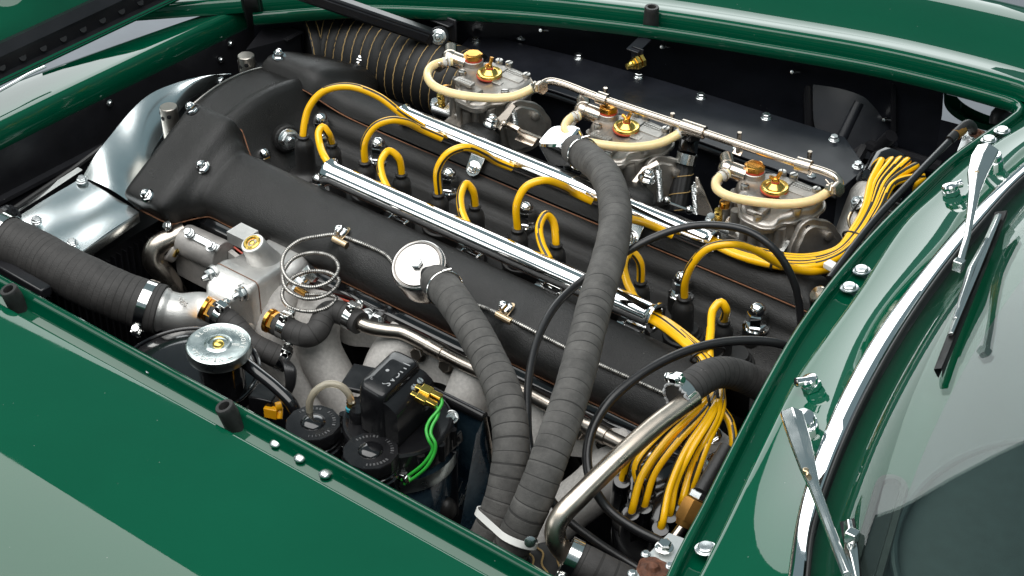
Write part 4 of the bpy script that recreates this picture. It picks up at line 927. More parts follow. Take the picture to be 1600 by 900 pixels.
# throttle levers, rods and return springs
def lever(pts, z, label, name='throttle_lever'):
    P = [W(x, y, z_) for x, y, z_ in pts]; n = (P[1]-P[0]).cross(P[2]-P[0]).normalized()*.0012; mb = MB(); k = len(P)
    mb.loft([[p+n for p in P], [p-n for p in P]], closed=True, capends=True); return build(mb, name, 'steel_pipe', None, label=label, cat='lever', group='throttle levers', bevel=.0004)
lever([(801, 162, .015), (806, 167, .014), (790, 190, .004), (782, 204, -.006), (776, 200, -.006), (774, 188, .0)], 0, 'thin dark throttle lever beside the front carburettor')
lever([(1027, 251, .012), (1031, 257, .012), (1010, 268, .0), (992, 290, -.012), (985, 288, -.012), (1005, 262, .004)], 0, 'thin dark throttle lever beside the middle carburettor')
lever([(1087, 276, .014), (1091, 278, .014), (1116, 338, -.028), (1108, 338, -.03), (1092, 335, -.03)], 0, 'tall thin dark throttle lever between middle and rear carburettors')
def spring(p0, p1, label, r=.0042):
    a, b_ = W(*p0), W(*p1); d = b_-a; L = d.length; M = frame(a, d); mb = MB()
    def srf(S, t): return 1+.16*math.cos(2*math.pi*(S/.0022)+t)
    mb.tube(smoothpath([a+d*.1, b_-d*.1], .00045), r, 12, srf); mb.tube([M @ V((.002*math.cos(t), .0, .004+.004*math.sin(t))) for t in [2*math.pi*k/12 for k in range(13)]], .0008, 6)
    o = build(mb, 'return_spring', 'zinc', None, 60, label=label, cat='spring', group='throttle return springs'); return o
spring((1028, 258, .012), (1032, 320, -.04), 'pale coil return spring hanging behind the long breather hose')
spring((1085, 285, .010), (1089, 338, -.045), 'pale coil return spring beside the tall throttle lever')
spring((802, 172, .012), (806, 205, -.015), 'small coil return spring next to the front carburettor')
rod = thing('throttle_rod', W(845, 215, -.01), 'thin nickel throttle rod with clevis running behind the far cam cover', 'rod')
mb = MB(); mb.tube([W(800, 198, .0), W(860, 222, .0)], .0022, 10); build(mb, 'shaft', 'nickel', rod)
mb = MB(); mb.tube([W(795, 195, .0), W(812, 204, .0)], .0048, 6); mb.lathe([(.0052*math.cos(a), .0052*math.sin(a)) for a in [R(-80+20*k) for k in range(9)]], T(*W(788, 193, .002)), 16); build(mb, 'ball_joint', 'nickel', rod)
mb = MB(); mb.lathe([(.0058*math.cos(a), .0058*math.sin(a)) for a in [R(-80+20*k) for k in range(9)]], T(*W(1042, 313, -.03)), 16); mb.lathe([(.0058*math.cos(a), .0058*math.sin(a)) for a in [R(-80+20*k) for k in range(9)]], T(*W(1077, 328, -.04)), 16); mb.tube([W(1032, 312, -.03), W(1080, 330, -.04)], .002, 8); build(mb, 'link_joint', 'chrome_soft', rod)
mb = MB(); mb.box(.03, .014, .002, frame(W(822, 218, -.012), (0, -.4, .9), (1, .1, -.2))); build(mb, 'clevis_tab', 'nickel', rod, bevel=.001)

# ================================================================== rear: coil-side loom
ci = thing('distributor', W(1345, 380, -.12), 'grey alloy distributor housing with black cap behind the rear carburettor', 'distributor', 'two distributors')
ax = (W(1385, 255, .0)-W(1330, 375, -.07)).normalized()
a0, a1 = W(1338, 380, -.075), W(1372, 300, -.03)
mb = MB(); M = frame(a0, a1-a0); L_ = (a1-a0).length
mb.lathe([(.030, -.03), (.031, 0), (.033, L_*.5), (.034, L_*.85), (.030, L_)], M, 32); build(mb, 'housing', 'carb_alloy', ci, 35)
mb = MB(); mb.lathe([(.031, L_), (.033, L_+.004), (.033, L_+.014), (.029, L_+.018), (.027, L_+.045), (.020, L_+.055), (0, L_+.056)], M, 32); build(mb, 'cap', 'gloss_black', ci, 35)
P = W(1342, 316, -.018); mb = MB(); M = frame(P-V((0, 0, .002)), (-.35, -.6, .75)); mb.lathe([(.0105, -.012), (.0105, 0), (.0095, .001)], M, 20); build(mb, 'insulator', 'plastic_black', ci); bolt(ci, M @ T(0, 0, .001), .0072, .007, 'zinc', stud=.003)
mb = MB(); mb.tube(smoothpath([W(1338, 322, -.016), W(1330, 333, -.014), W(1326, 345, -.014), W(1332, 360, -.016), W(1345, 366, -.016)], .003), .0022, 8, mf=lambda S, t: 1 if S < .02 else 0); build(mb, 'condenser_wire', ['bronze_clip', 'cable_black'], ci)
def bundle(paths, group, labels, r=.0049, name='ignition_lead', twist=3):
    for i, p in enumerate(paths):
        lead([W(*q) for q in p], r, name, labels[i], 'ignition lead', group, start=R(57*i+20), twist=[3, -2, 4, 2, -3, 5, 1][i % 7], stripe=.42)
tips = [(1368, 272, -.0), (1388, 285, -.005), (1400, 290, -.005), (1408, 285, .0), (1424, 290, .0), (1440, 295, .0)]
crest = [(1377, 251, .028), (1394, 250, .030), (1407, 249, .030), (1418, 251, .030), (1431, 259, .028), (1443, 277, .022)]
pt = []; nm = ['first', 'second', 'third', 'fourth', 'fifth', 'sixth']
for i in range(6):
    o = i-2.5
    pt.append([(1108, 374+.6*i, .002), (1128, 381+1.5*i, .003), (1160, 386+3.2*i, .004), (1215, 399+3.2*i, .003), (1262, 402+3.0*i, .002), (1308, 390+2.6*i, .003), (1338+o*2.6, 362+2*i, .008), (1362+o*4.2, 325+i, .016), (1380+o*7.5, 285, .024), crest[i], (crest[i][0]-9, crest[i][1]+7, .018), (crest[i][0]-13, crest[i][1]+26, -.01)])
bundle(pt, 'looping leads behind the rear carburettor', ['yellow lead in the looping bundle behind the rear carburettor, %s loop from the air box' % n for n in nm])
def tie(P, d, rx, ry, label, name='lead_tie'):
    M = frame(P, d, V((0, 0, 1))); mb = MB(); mb.tube([M @ V((rx*math.cos(a), ry*math.sin(a), 0)) for a in [2*math.pi*k/32 for k in range(32)]], .0017, 8, closed=True)
    return build(mb, name, 'rubber', None, label=label, cat='tie', group='black rubber ties round the leads')
tie(W(1390, 322, .014), W(1405, 292, .02)-W(1372, 345, .01), .008, .022, 'black rubber ring round the looping leads just below their loops')
tie(W(1335, 372, .004), W(1352, 345, .01)-W(1318, 388, .004), .008, .015, 'black rubber ring round the looping leads beside the distributor housing')
tie(W(1214, 408, .004), XA, .010, .014, 'black tie round the leads just behind the end of the far chrome tube')
# bonnet hinge rods
hr = thing('support_rod', W(1400, 330, .02), 'slim black support rod with brass collar running along the cowl to the far hinge plate', 'rod')
mb = MB(); mb.tube(smoothpath([W(1296, 436, .035), W(1360, 352, .045), W(1430, 276, .05), W(1484, 220, .05)], .01), .0046, 12); build(mb, 'rod', 'cable_black', hr)
mb = MB(); mb.tube(smoothpath([W(1484, 219, .051), W(1500, 203, .056), W(1512, 194, .058), (W(1519, 198, .05)), W(1520, 205, .04)], .003), .0062, 14); build(mb, 'rubber_elbow', 'rubber', hr)
mb = MB(); mb.tube([W(1493, 211, .053), W(1504, 202, .055)], .0072, 16); build(mb, 'collar', 'brown_brass', hr)
def hinge_plate(pts, z, hole, hr_, label, screws):
    t = thing('hinge_plate', W(*hole, z), label, 'hinge plate', 'pale hinge plates at the rear corners'); P = [W(x, y, z) for x, y in pts]
    mb = MB(); mb.prism([(p.x, p.y) for p in P], .003, T(0, 0, z-.003)); build(mb, 'plate', 'silver_plate', t, bevel=.0006)
    mb = MB(); mb.lathe([(hr_*1.1, .0003), (hr_, .0012), (hr_*.9, .0006), (hr_*.5, .0014), (hr_*.3, .005), (0, .006)], frame(W(*hole, z), ZA), 28, wob=lambda a, z_: 1+.06*math.sin(3*a)+.04*math.sin(7*a)); build(mb, 'rusty_bore', 'rust', t)
    for (x, y, r) in screws: bolt(t, frame(W(x, y, z), ZA), r, r*.7, 'zinc')
hinge_plate([(1494, 240), (1503, 216), (1517, 198), (1540, 205), (1560, 222), (1500, 262)], .036, (1527, 209), .011, 'pale hinge plate at the far rear corner under the cowl', [(1517, 201, .003), (1506, 214, .003), (1518, 217, .0025)])
hinge_plate([(978, 915), (1008, 870), (1045, 832), (1072, 842), (1050, 900), (1030, 930)], .02, (1020, 889), .0145, 'pale hinge plate with a rusty bore at the near rear corner', [(1009, 867, .0036), (1047, 886, .0036), (988, 897, .0036)])
bolt(None, frame(W(1038, 856, .024), ZA), .0068, .006, 'chrome_soft', 'hinge_bolt', stud=0)
bpy.context.scene.objects['hinge_bolt']['label'] = 'bright bolt head standing on the near hinge plate'; bpy.context.scene.objects['hinge_bolt']['category'] = 'bolt'
# ================================================================== near side of the engine
BV.update({'glass': bvh(go), 'cowl': bvh(cowl)})
# polished fan shroud at the front
sh = thing('fan_shroud', W(150, 320, -.12), 'polished aluminium radiator shroud curving up beside the cam cover', 'shroud')
zq = -.072
q = [W(20, 344, zq+.002), W(121, 398, zq-.016), W(217, 331, zq-.002), W(129, 277, zq+.016)]
def quadgrid(a, b_, c, d, n=14, f=None):
    rows = []
    for i in range(n+1):
        u = i/n; rows.append([(a.lerp(b_, u)).lerp(d.lerp(c, u), j/n)+V((0, 0, f(u, j/n) if f else 0)) for j in range(n+1)])
    return rows
mb = MB(); mb.loft(quadgrid(*q, n=30, f=lambda u, v: .0018*math.sin(6*u+2.4*v+.6)*math.sin(3.1*v)+.0005*math.sin(13*u-3*v)))
e = [q[0], q[1], q[2]]
mb.loft([e, [p+V((.001, -.001, -.002)) for p in e], [p+V((.002, -.002, -.014)) for p in e]]); build(mb, 'top_plate', 'polished_aluminium', sh, 40)
for (px, py, dz) in [(57, 346, .002), (113, 381, -.011), (128, 282, .015)]: bolt(sh, frame(W(px, py, zq+.002+dz), (.13, -.14, .97)), .0058, .005, 'zinc')
ou = resample(smoothpath([W(129, 277, zq+.016), W(160, 228, -.036), W(200, 178, -.02), (W(245, 142, -.010)), W(300, 121, -.006), W(362, 117, -.008)], .01), 30)
inn = resample(smoothpath([W(219, 330, zq-.002), W(222, 290, -.068), W(238, 240, -.056), W(268, 190, -.042), W(305, 150, -.030), W(350, 128, -.022)], .01), 30)
mb = MB(); mb.loft([[a.lerp(b_, t)+V((0, 0, .006*math.sin(math.pi*t)+.0016*math.sin(i*.5+2.5*t))) for i, (a, b_) in enumerate(zip(ou, inn))] for t in [k/12 for k in range(13)]])
mb.loft([inn, [p+V((0, 0, -.012)) for p in inn]]); build(mb, 'arch', 'polished_aluminium', sh, 60)
mb = MB(); mb.loft([[a+V((-.001, 0, .002)) for a in (W(24, 338, zq), W(130, 268, zq+.02))], [W(14, 330, zq+.004), W(122, 261, zq+.022)]]); build(mb, 'edge_strip', 'silver_plate', sh)
mb = MB(); mb.tube([W(2, 340, zq+.01), W(112, 266, zq+.016), W(160, 230, zq+.03)], .004, 8); build(mb, 'rubber_edge', 'rubber', sh)
# top radiator hose
rh = wrapped_hose([W(-150, 318, -.10), W(-90, 326, -.05), W(-40, 347, -.034), W(0, 370, -.035), W(60, 400, -.045), (W(120, 432, -.055)), W(180, 459, -.068), W(228, 477, -.078), W(252, 484, -.082)], .031, 'radiator_hose', 'fat dark grey ribbed radiator hose entering at the left edge', 'hose', m='hose_dark', pitch=.0085, depth=.012, seg=36)
clamp(rh, W(4, 372, -.035), W(60, 400, -.045)-W(0, 370, -.035), .0318, .013, 'chrome_soft', V((0, -.8, .5)))
clamp(rh, W(231, 478, -.079), W(252, 484, -.082)-W(180, 459, -.068), .0318, .012, 'chrome_soft', V((-.2, -1, -.35)))
# black frame strut at lower left
mb = MB(); a, b_ = W(-10, 420, .0), W(80, 452, -.03); M = frame(W(-20, 404, -.05), W(78, 460, -.05)-W(-20, 404, -.05)); mb.box(.014, .016, .12, M @ T(0, 0, .055)); build(mb, 'wing_strut', 'frame_black', None, bevel=.002, label='black painted strut below the radiator hose at the left edge', cat='strut')
mb = MB(); mb.tube(smoothpath([W(-10, 345, -.02), W(12, 330, -.03), W(22, 335, -.04), W(26, 352, -.05)], .003), .008, 12, rf=lambda S, a: 1+.1*math.sin(S*900+2*a)); build(mb, 'taped_loom', 'frame_black', None, label='short taped black loom above the radiator hose at the left edge', cat='loom')
# ---- thermostat housing
th = thing('thermostat_housing', W(390, 500, -.12), 'pale cast aluminium thermostat housing with three studs and an elbow', 'thermostat')
P0, P1 = W(338, 406, -.050), W(404, 440, -.050); y0 = (P0.y+P1.y)/2-.002
x0, x1 = P0.x, P1.x; zt, zb_ = -.052, -.118
fl = rounded([(x0, zt), (x1-.004, zt), (x1, zt-.006), (x1, zb_), (x0+.03, zb_-.004), (x0+.004, zt-.028)], .010, 5)
def fplate(y, th_, s=1.0):
    cx = sum(p[0] for p in fl)/len(fl); cz = sum(p[1] for p in fl)/len(fl)
    return [V((cx+(p[0]-cx)*s, y, cz+(p[1]-cz)*s)) for p in fl]
mb = MB(); mb.loft([fplate(y0, 0), fplate(y0-.011, 0), fplate(y0-.013, 0, .96), fplate(y0-.018, 0, .84), fplate(y0-.032, 0, .66), fplate(y0-.040, 0, .45), fplate(y0-.043, 0, .1)], closed=True); build(mb, 'outlet_cover', 'cast_aluminium', th, 60)
mb = MB(); mb.loft([fplate(y0, 0, 1.012), fplate(y0+.0014, 0, 1.012)], closed=True); build(mb, 'gasket', 'gasket', th)
mb = MB(); mb.loft([fplate(y0+.0014, 0), fplate(y0+.012, 0), fplate(y0+.015, 0, .97), fplate(y0+.024, 0, .90), fplate(y0+.05, 0, .86), fplate(y0+.10, 0, .80)], closed=True)
Pt = W(395, 381, -.028); mb.lathe([(.026, -.05), (.020, -.03), (.0165, -.015), (.0155, -.002), (.0145, 0), (0, 0)], frame(Pt, (-.1, -.35, .93)), 28)
mb.box(.03, .026, .016, T(Pt.x-.03, Pt.y+.012, Pt.z-.008)); mb.lathe([(.018, -.03), (.022, .01), (.02, .03), (.01, .04)], frame(W(440, 430, -.08), (.3, 1, .1)), 20)
build(mb, 'housing', 'cast_aluminium', th, 50)
Mt = frame(Pt, (-.1, -.35, .93)); mb = MB(); mb.lathe([(.0145, 0), (.0145, .0016), (.0132, .002)], Mt, 28); build(mb, 'plug_washer', 'white_plastic', th)
mb = MB(); mb.lathe([(.0112, .0005), (.0112, .004), (.0100, .0048), (.0075, .0048), (.006, .002), (0, .002)], Mt, 28); mb.nut(Mt @ T(0, 0, .002), .0035, .002); build(mb, 'brass_plug', 'gold_zinc', th)
for (px, py, z) in [(333, 425, -.058), (383, 452, -.062), (387, 502, -.112)]:
    P = V((W(px, py, z).x+.004, y0-.011, W(px, py, z).z)); d = V((-.12, -1, .05)); mb = MB(); mb.lathe([(.0115, 0), (.0112, .004), (.0105, .005)], frame(P, d), 24); build(mb, 'stud_boss', 'cast_aluminium', th)
    bolt(th, frame(P+d*.005, d), .0082, .0075, 'zinc', 'stud_nut', stud=.008)
elp = smoothpath([V(((x0+x1)/2+.012, y0-.022, -.090)), V(((x0+x1)/2-.004, y0-.040, -.094)), W(310, 488, -.094), W(280, 490, -.09), W(248, 482, -.083)], .003)
mb = MB(); mb.tube(elp, .0255, 32, rf=lambda S, a: 1.10 if S > .085 and S < .1 else 1.0); build(mb, 'elbow', 'cast_aluminium', th, 60)
mb = MB(); mb.text('6206', .010, frame(W(276, 468, -.066), (-.1, -.35, .93), (.95, -.25, 0)), 0, .0006); build(mb, 'cast_number', 'cast_aluminium', th)
def brass_fitting(parent, px, py, z, d):
    M = frame(W(px, py, z), d); mb = MB(); mb.lathe([(.0155, -.004), (.0155, 0), (.0145, .001)], M, 24); mb.nut(M @ T(0, 0, .001), .0145, .010, 0, .3); mb.lathe([(.009, .011), (.009, .03)], M, 18); return build(mb, 'brass_adaptor', 'brass', parent)
brass_fitting(th, 322, 482, -.075, W(352, 498, -.085)-W(322, 482, -.075)); brass_fitting(th, 424, 502, -.085, W(452, 516, -.088)-W(424, 502, -.085))
bh = wrapped_hose([W(330, 486, -.078), W(345, 494, -.082), W(365, 508, -.088), W(390, 535, -.10), W(425, 553, -.11), W(450, 565, -.12)], .0145, 'bypass_hose', 'black hose leading from the elbow behind the filler cap disc', 'hose', m='hose_dark', pitch=.011, depth=.01)
clamp(bh, W(343, 493, -.081), W(365, 508, -.088)-W(330, 486, -.078), .015, .009, 'chrome_soft', V((.5, .2, .8))); clamp(bh, W(440, 560, -.116), W(450, 565, -.12)-W(425, 553, -.11), .0152, .009, 'chrome_soft', V((.4, .2, .8)))
sh_ = wrapped_hose([W(432, 506, -.086), W(450, 514, -.087), W(468, 522, -.088), W(484, 524, -.086), W(496, 516, -.082), W(503, 502, -.078), W(511, 490, -.074), W(525, 487, -.072), W(545, 494, -.073), W(563, 505, -.074)], .0145, 'coolant_hose', 'S-shaped black coolant hose between brass adaptor and steel pipe', 'hose', m='hose_dark', pitch=.011, depth=.012)
clamp(sh_, W(446, 512, -.087), W(468, 522, -.088)-W(432, 506, -.086), .0152, .010, 'chrome_soft', V((.4, .2, .8))); clamp(sh_, W(550, 497, -.0735), W(563, 505, -.074)-W(535, 489, -.072), .0152, .010, 'chrome_soft', V((.4, .2, .8)))
wp = thing('water_pipe', W(760, 600, -.09), 'bronze-grey steel water pipe running along below the near cam cover', 'pipe')
wpp = smoothpath([W(*p) for p in [(556, 501, -.074), (575, 511, -.074), (600, 516, -.074), (626, 519, -.075), (645, 527, -.076), (670, 540, -.077), (720, 566, -.078), (800, 603, -.078), (880, 645, -.078), (960, 688, -.078), (1020, 716, -.08)]], .006)
mb = MB(); mb.tube(wpp, .0088, 20); build(mb, 'pipe', 'steel_pipe', wp, 60)
for (px, py, ln) in [(681, 547, .012), (935, 674, .014)]:
    k = nearp(wpp, W(px, py, -.077)); mb = MB(); mb.lathe([(.0085, -ln), (.0103, -ln+.0003), (.0103, ln-.0003), (.0085, ln)], frame(wpp[k], wpp[k+2]-wpp[k-2]), 24); build(mb, 'sleeve', 'steel_pipe', wp, 40)
for (px, py) in [(655, 551), (699, 570), (905, 673), (945, 693)]:
    bolt(wp, frame(W(px, py, -.10), (.1, -.9, .3)), .0085, .007, 'steel_pipe', washer=True)
# nickel elbow pipe and dark grey casting at the front
ep = thing('elbow_pipe', W(255, 430, -.15), 'bent dull nickel pipe between the shroud and the thermostat housing', 'pipe')
mb = MB(); mb.tube(smoothpath([W(290, 362, -.09), W(268, 372, -.095), W(243, 388, -.105), W(240, 408, -.12), W(258, 430, -.14), W(278, 462, -.17)], .004), .0145, 24); build(mb, 'pipe', 'steel_pipe', ep, 60)
mb = MB(); a = W(257, 362, -.085); mb.loft([[W(250, 345, -.08), W(262, 350, -.08), W(268, 385, -.10)], [W(272, 352, -.08), W(280, 358, -.08), W(264, 390, -.10)]]); build(mb, 'bracket', 'steel_pipe', ep); bolt(ep, frame(W(263, 353, -.075), (-.2, -.8, .5)), .005, .005, 'zinc')
fcg = thing('water_pump', W(310, 400, -.16), 'dark grey cast water pump body half hidden behind the thermostat housing', 'pump')
mb = MB(); mb.tube([W(290, 375, -.10), W(350, 402, -.10)], .022, 20); mb.box(.07, .03, .05, T(*W(315, 412, -.13))); mb.lathe([(.017, 0), (.017, .012), (.015, .014), (.011, .014), (.011, .008)], frame(W(276, 392, -.115), (-.5, -.6, .5)), 24); build(mb, 'casting', 'manifold_metal', fcg, 45, bevel=.003)
mb = MB(); mb.lathe([(.0105, 0), (.0105, .003), (.008, .004), (0, .003)], frame(W(277, 391, -.106), (-.5, -.6, .5)), 20); build(mb, 'brass_plug', 'gold_zinc', fcg)
mb = MB(); mb.box(.06, .010, .004, frame(W(316, 376, -.078), (0, -.5, .85), (1, 0, 0))); build(mb, 'clip_bar', 'zinc', fcg, bevel=.001)
for (px, py) in [(296, 365), (330, 386)]: bolt(fcg, frame(W(px, py, -.075), (0, -.5, .85)), .0055, .006, 'zinc')
# ---- sprung capillary tube with its clips
cl1, nn1 = hit(535, 370, 'near', .003)
cp_ = [hit(1040, 617, 'near', .003)[0], hit(985, 592, 'near', .003)[0], hit(925, 565, 'near', .003)[0], hit(860, 532, 'near', .003)[0], hit(790, 497, 'near', .003)[0], hit(745, 478, 'near', .003)[0], hit(700, 472, 'near', .003)[0], hit(662, 466, 'near', .003)[0], hit(638, 450, 'near', .003)[0], hit(622, 424, 'near', .003)[0], hit(606, 402, 'near', .003)[0], hit(580, 388, 'near', .003)[0], hit(553, 378, 'near', .004)[0], hit(530, 372, 'near', .006)[0]]
coil = [(500, 369, -.012), (468, 376, -.018), (446, 394, -.024), (441, 418, -.03), (455, 440, -.034), (487, 449, -.036), (515, 440, -.03), (529, 420, -.024), (519, 402, -.02), (490, 395, -.02), (460, 403, -.026), (443, 425, -.036), (448, 452, -.044), (478, 467, -.05), (512, 460, -.046), (530, 438, -.040), (516, 427, -.036), (485, 424, -.038), (455, 436, -.046), (441, 458, -.054), (450, 478, -.06), (484, 487, -.064), (512, 480, -.06), (525, 466, -.056), (510, 461, -.058), (478, 461, -.064)]
cpath = smoothpath(cp_+[W(*p) for p in coil], .00042)
ct = thing('capillary_tube', cl1, 'silver sprung capillary tube coiled three times beside the thermostat housing', 'capillary tube')
pitch = .0026
mb = MB(); mb.tube(cpath, .0026, 7, rf=lambda S, a: .78+.26*abs(math.sin(math.pi*S/pitch))**.7, mf=lambda S, a: 1 if (S/pitch) % 1 < .25 else 0); build(mb, 'sprung_tube', ['machined_alloy', 'fin_dark'], ct, 60)  # dark bands paint the shade into the grooves between the turns
for (px, py) in [(537, 368), (794, 487)]:
    p, n = hit(px, py, 'near'); d = V((1, 0, -.05)); mb = MB(); M = frame(p+n*.002, n, d)
    pl = [(-.010, -.012), (.010, -.012), (.008, .004)]+[(.008*math.cos(a), .004+.008*math.sin(a)) for a in [math.pi*k/8 for k in range(1, 8)]]+[(-.008, .004)]
    mb.prism(pl, .0015, M); build(mb, 'clip', 'bronze_clip', ct, bevel=.0004)
    q_, n_ = hit(px-4, py+12, 'near', .003); mb = MB(); mb.tube([q_-d*.011, q_+d*.011], .0042, 14); build(mb, 'clip_barrel', 'bronze_clip', ct)
    acorn(ct, frame(p+n*.0035, n+V((-.4, -.2, .1))), .0068, .013)
# sender where the capillary ends
sd = thing('temperature_sender', W(470, 455, -.08), 'zinc and brass temperature sender inside the coils of the capillary tube', 'sender')
M = frame(W(486, 428, -.055), W(462, 452, -.075)-W(486, 428, -.055)); mb = MB(); mb.nut(M @ T(0, 0, -.006), .0115, .012, 0, .3); mb.nut(M @ T(0, 0, .012), .0105, .010, 0, .1); mb.lathe([(.007, .006), (.007, .03)], M, 16); build(mb, 'hexagons', 'zinc', sd)
mb = MB(); mb.tube([W(464, 452, -.072), W(480, 461, -.066)], .0042, 12); build(mb, 'brass_sleeve', 'brass', sd)
mb = MB(); mb.tube([W(488, 415, -.09), W(520, 432, -.09)], .012, 16); build(mb, 'mount', 'manifold_metal', sd)
# ---- exhaust manifold
ex_ = thing('exhaust_manifold', (-.1, -.08, -.3), 'speckled pale grey exhaust manifold with curved branches below the near cam cover', 'exhaust manifold')
mb = MB(); n = 60; lo_, hi_ = [], []
for i in range(n+1):
    x = -.42+.70*i/n; wv = .008*math.cos(2*math.pi*(x+.33)/.112)
    lo_.append(V((x, -.058, -.138-wv))); hi_.append(V((x, -.054, -.096+wv*.6)))
mb.loft([hi_, [p+V((0, -.007, 0)) for p in hi_], [p+V((0, -.007, 0)) for p in lo_], lo_]); build(mb, 'flange', 'manifold_coat', ex_, 50)
mb = MB(); mb.tube([p+V((0, .004, .001)) for p in hi_], .0014, 6); build(mb, 'red_gasket', 'red_washer', ex_)
pipes = [[(440, 460, -.105), (428, 500, -.12), (432, 545, -.15), (458, 590, -.18), (490, 640, -.22), (510, 720, -.26)],
         [(505, 470, -.10), (496, 505, -.115), (498, 545, -.14), (520, 590, -.17), (550, 640, -.21), (570, 700, -.26)],
         [(640, 530, -.105), (612, 560, -.12), (596, 600, -.15), (590, 650, -.19), (600, 720, -.26)],
         [(752, 575, -.105), (738, 606, -.12), (722, 645, -.15), (715, 690, -.19), (725, 770, -.26)],
         [(862, 628, -.105), (850, 655, -.12), (838, 700, -.15), (815, 760, -.19), (790, 830, -.25)],
         [(985, 690, -.11), (960, 728, -.125), (925, 765, -.15), (880, 800, -.175), (840, 840, -.20), (800, 890, -.22)]]
for i, p in enumerate(pipes):
    mb = MB(); pp = smoothpath([W(*q_) for q_ in p], .006); n_ = len(pp); mb.tube(pp, .0285, 36, rf=lambda S, a: 1.06-.06*min(1, S/.05)+.01*math.sin(S*40+a)); build(mb, 'branch', 'manifold_coat', ex_, 60)
for (px, py) in [(575, 494), (590, 500)]: bolt(ex_, frame(W(px, py, -.098), (.1, -.9, .4)), .0075, .006, 'zinc')
# ---- header tank with pressure cap
ht = thing('header_tank', W(360, 600, -.2), 'glossy black round header tank under the pressure cap', 'tank')
Mh = frame(W(292, 578, -.075), (0, -.02, 1)); mb = MB()
mb.lathe([(.085, -.16), (.085, -.014), (.082, -.005), (.076, -.001), (.05, .001), (0, .0015)], Mh, 56); build(mb, 'drum', 'gloss_black', ht, 40)
mb = MB(); mb.tube([Mh @ V((.084*math.cos(a), .084*math.sin(a), -.004)) for a in [2*math.pi*k/72 for k in range(72)]], .0022, 8, closed=True); build(mb, 'rim_seam', 'gloss_black', ht)
Mk = frame(W(341, 536, -.010), (0.03, -.03, 1))
mb = MB(); mb.lathe([(.027, -.09), (.026, -.014), (.03, -.012)], Mk, 36); build(mb, 'filler_neck', 'gloss_black', ht)
cap = thing('pressure_cap', W(341, 545, -.03), 'round zinc pressure cap stamped with lettering on the black header tank', 'cap')
mb = MB(); mb.lathe([(.0365, -.014), (.0372, -.012), (.0372, -.003), (.0365, -.0008), (.0352, 0), (.034, -.0006), (.016, -.0004), (.0135, .0012), (.0118, .001), (.0108, -.001), (0, -.001)], Mk, 64); build(mb, 'disc', 'zinc_cap', cap, 30)
mb = MB(); mb.lathe([(.0068, -.001), (.0062, .0012), (.004, .0022), (0, .0026)], Mk @ T(.0005, -.0005, 0), 28); build(mb, 'brass_rivet', 'gold_zinc', cap, 60)
Mt_ = Mk @ T(0, 0, -.0005) 
mb = MB(); mb.ringtext('REMOVE', .0075, .0285, R(96), R(24), Mt_, 0, False, .0004); mb.ringtext('SLOWLY', .0075, .0285, R(190), R(132), Mt_, 0, False, .0004); mb.ringtext('<TIGHTEN', .0072, .0285, R(-118), R(-40), Mt_, 0, True, .0004); mb.box(.005, .0012, .0008, Mt_ @ T(-.010, .0275, 0) @ Matrix.Rotation(R(20), 4, 'Z')); mb.box(.005, .0012, .0008, Mt_ @ T(.028, -.009, 0) @ Matrix.Rotation(R(70), 4, 'Z')); build(mb, 'stamped_lettering', 'white_mark', cap)
mb = MB()
for k in range(10): mb.box(.0012, .0012, .0006, Mt_ @ Matrix.Rotation(R(30), 4, 'Z') @ T(.0165+.0018*(k % 5), .002-.0022*(k//5), 0))
build(mb, 'stamped_dots', 'white_mark', cap, kind='stuff')
mb = MB(); mb.tube(smoothpath([W(378, 563, -.035), W(400, 580, -.038), W(432, 606, -.045), W(455, 630, -.055), W(465, 650, -.07)], .005), .0075, 12, flat=.8); build(mb, 'ridge', 'gloss_black', ht, 60)
mb = MB()
for i in range(5): mb.tube(smoothpath([W(440+i*3, 560+i*2, -.10), W(447+i*3, 575+i, -.095), W(450+i*2, 600, -.11), W(445+i, 620, -.13)], .004), .0032, 8)
build(mb, 'loom_wires', 'cable_black', ht)
rl = thing('relay', W(425, 640, -.1), 'small relay with a bright amber moulding beside the header tank', 'relay')
mb = MB(); mb.box(.03, .028, .03, T(*W(415, 628, -.085)) @ Matrix.Rotation(R(20), 4, 'Z')); build(mb, 'case', 'plastic_black', rl, bevel=.002)
mb = MB(); mb.box(.016, .008, .014, T(*W(424, 644, -.085)) @ Matrix.Rotation(R(20), 4, 'Z')); mb.tube([W(430, 636, -.078), W(440, 634, -.078)], .0055, 12); mb.tube([W(438, 636, -.08), W(437, 655, -.09)], .0035, 10); build(mb, 'amber_body', 'amber', rl, bevel=.001)
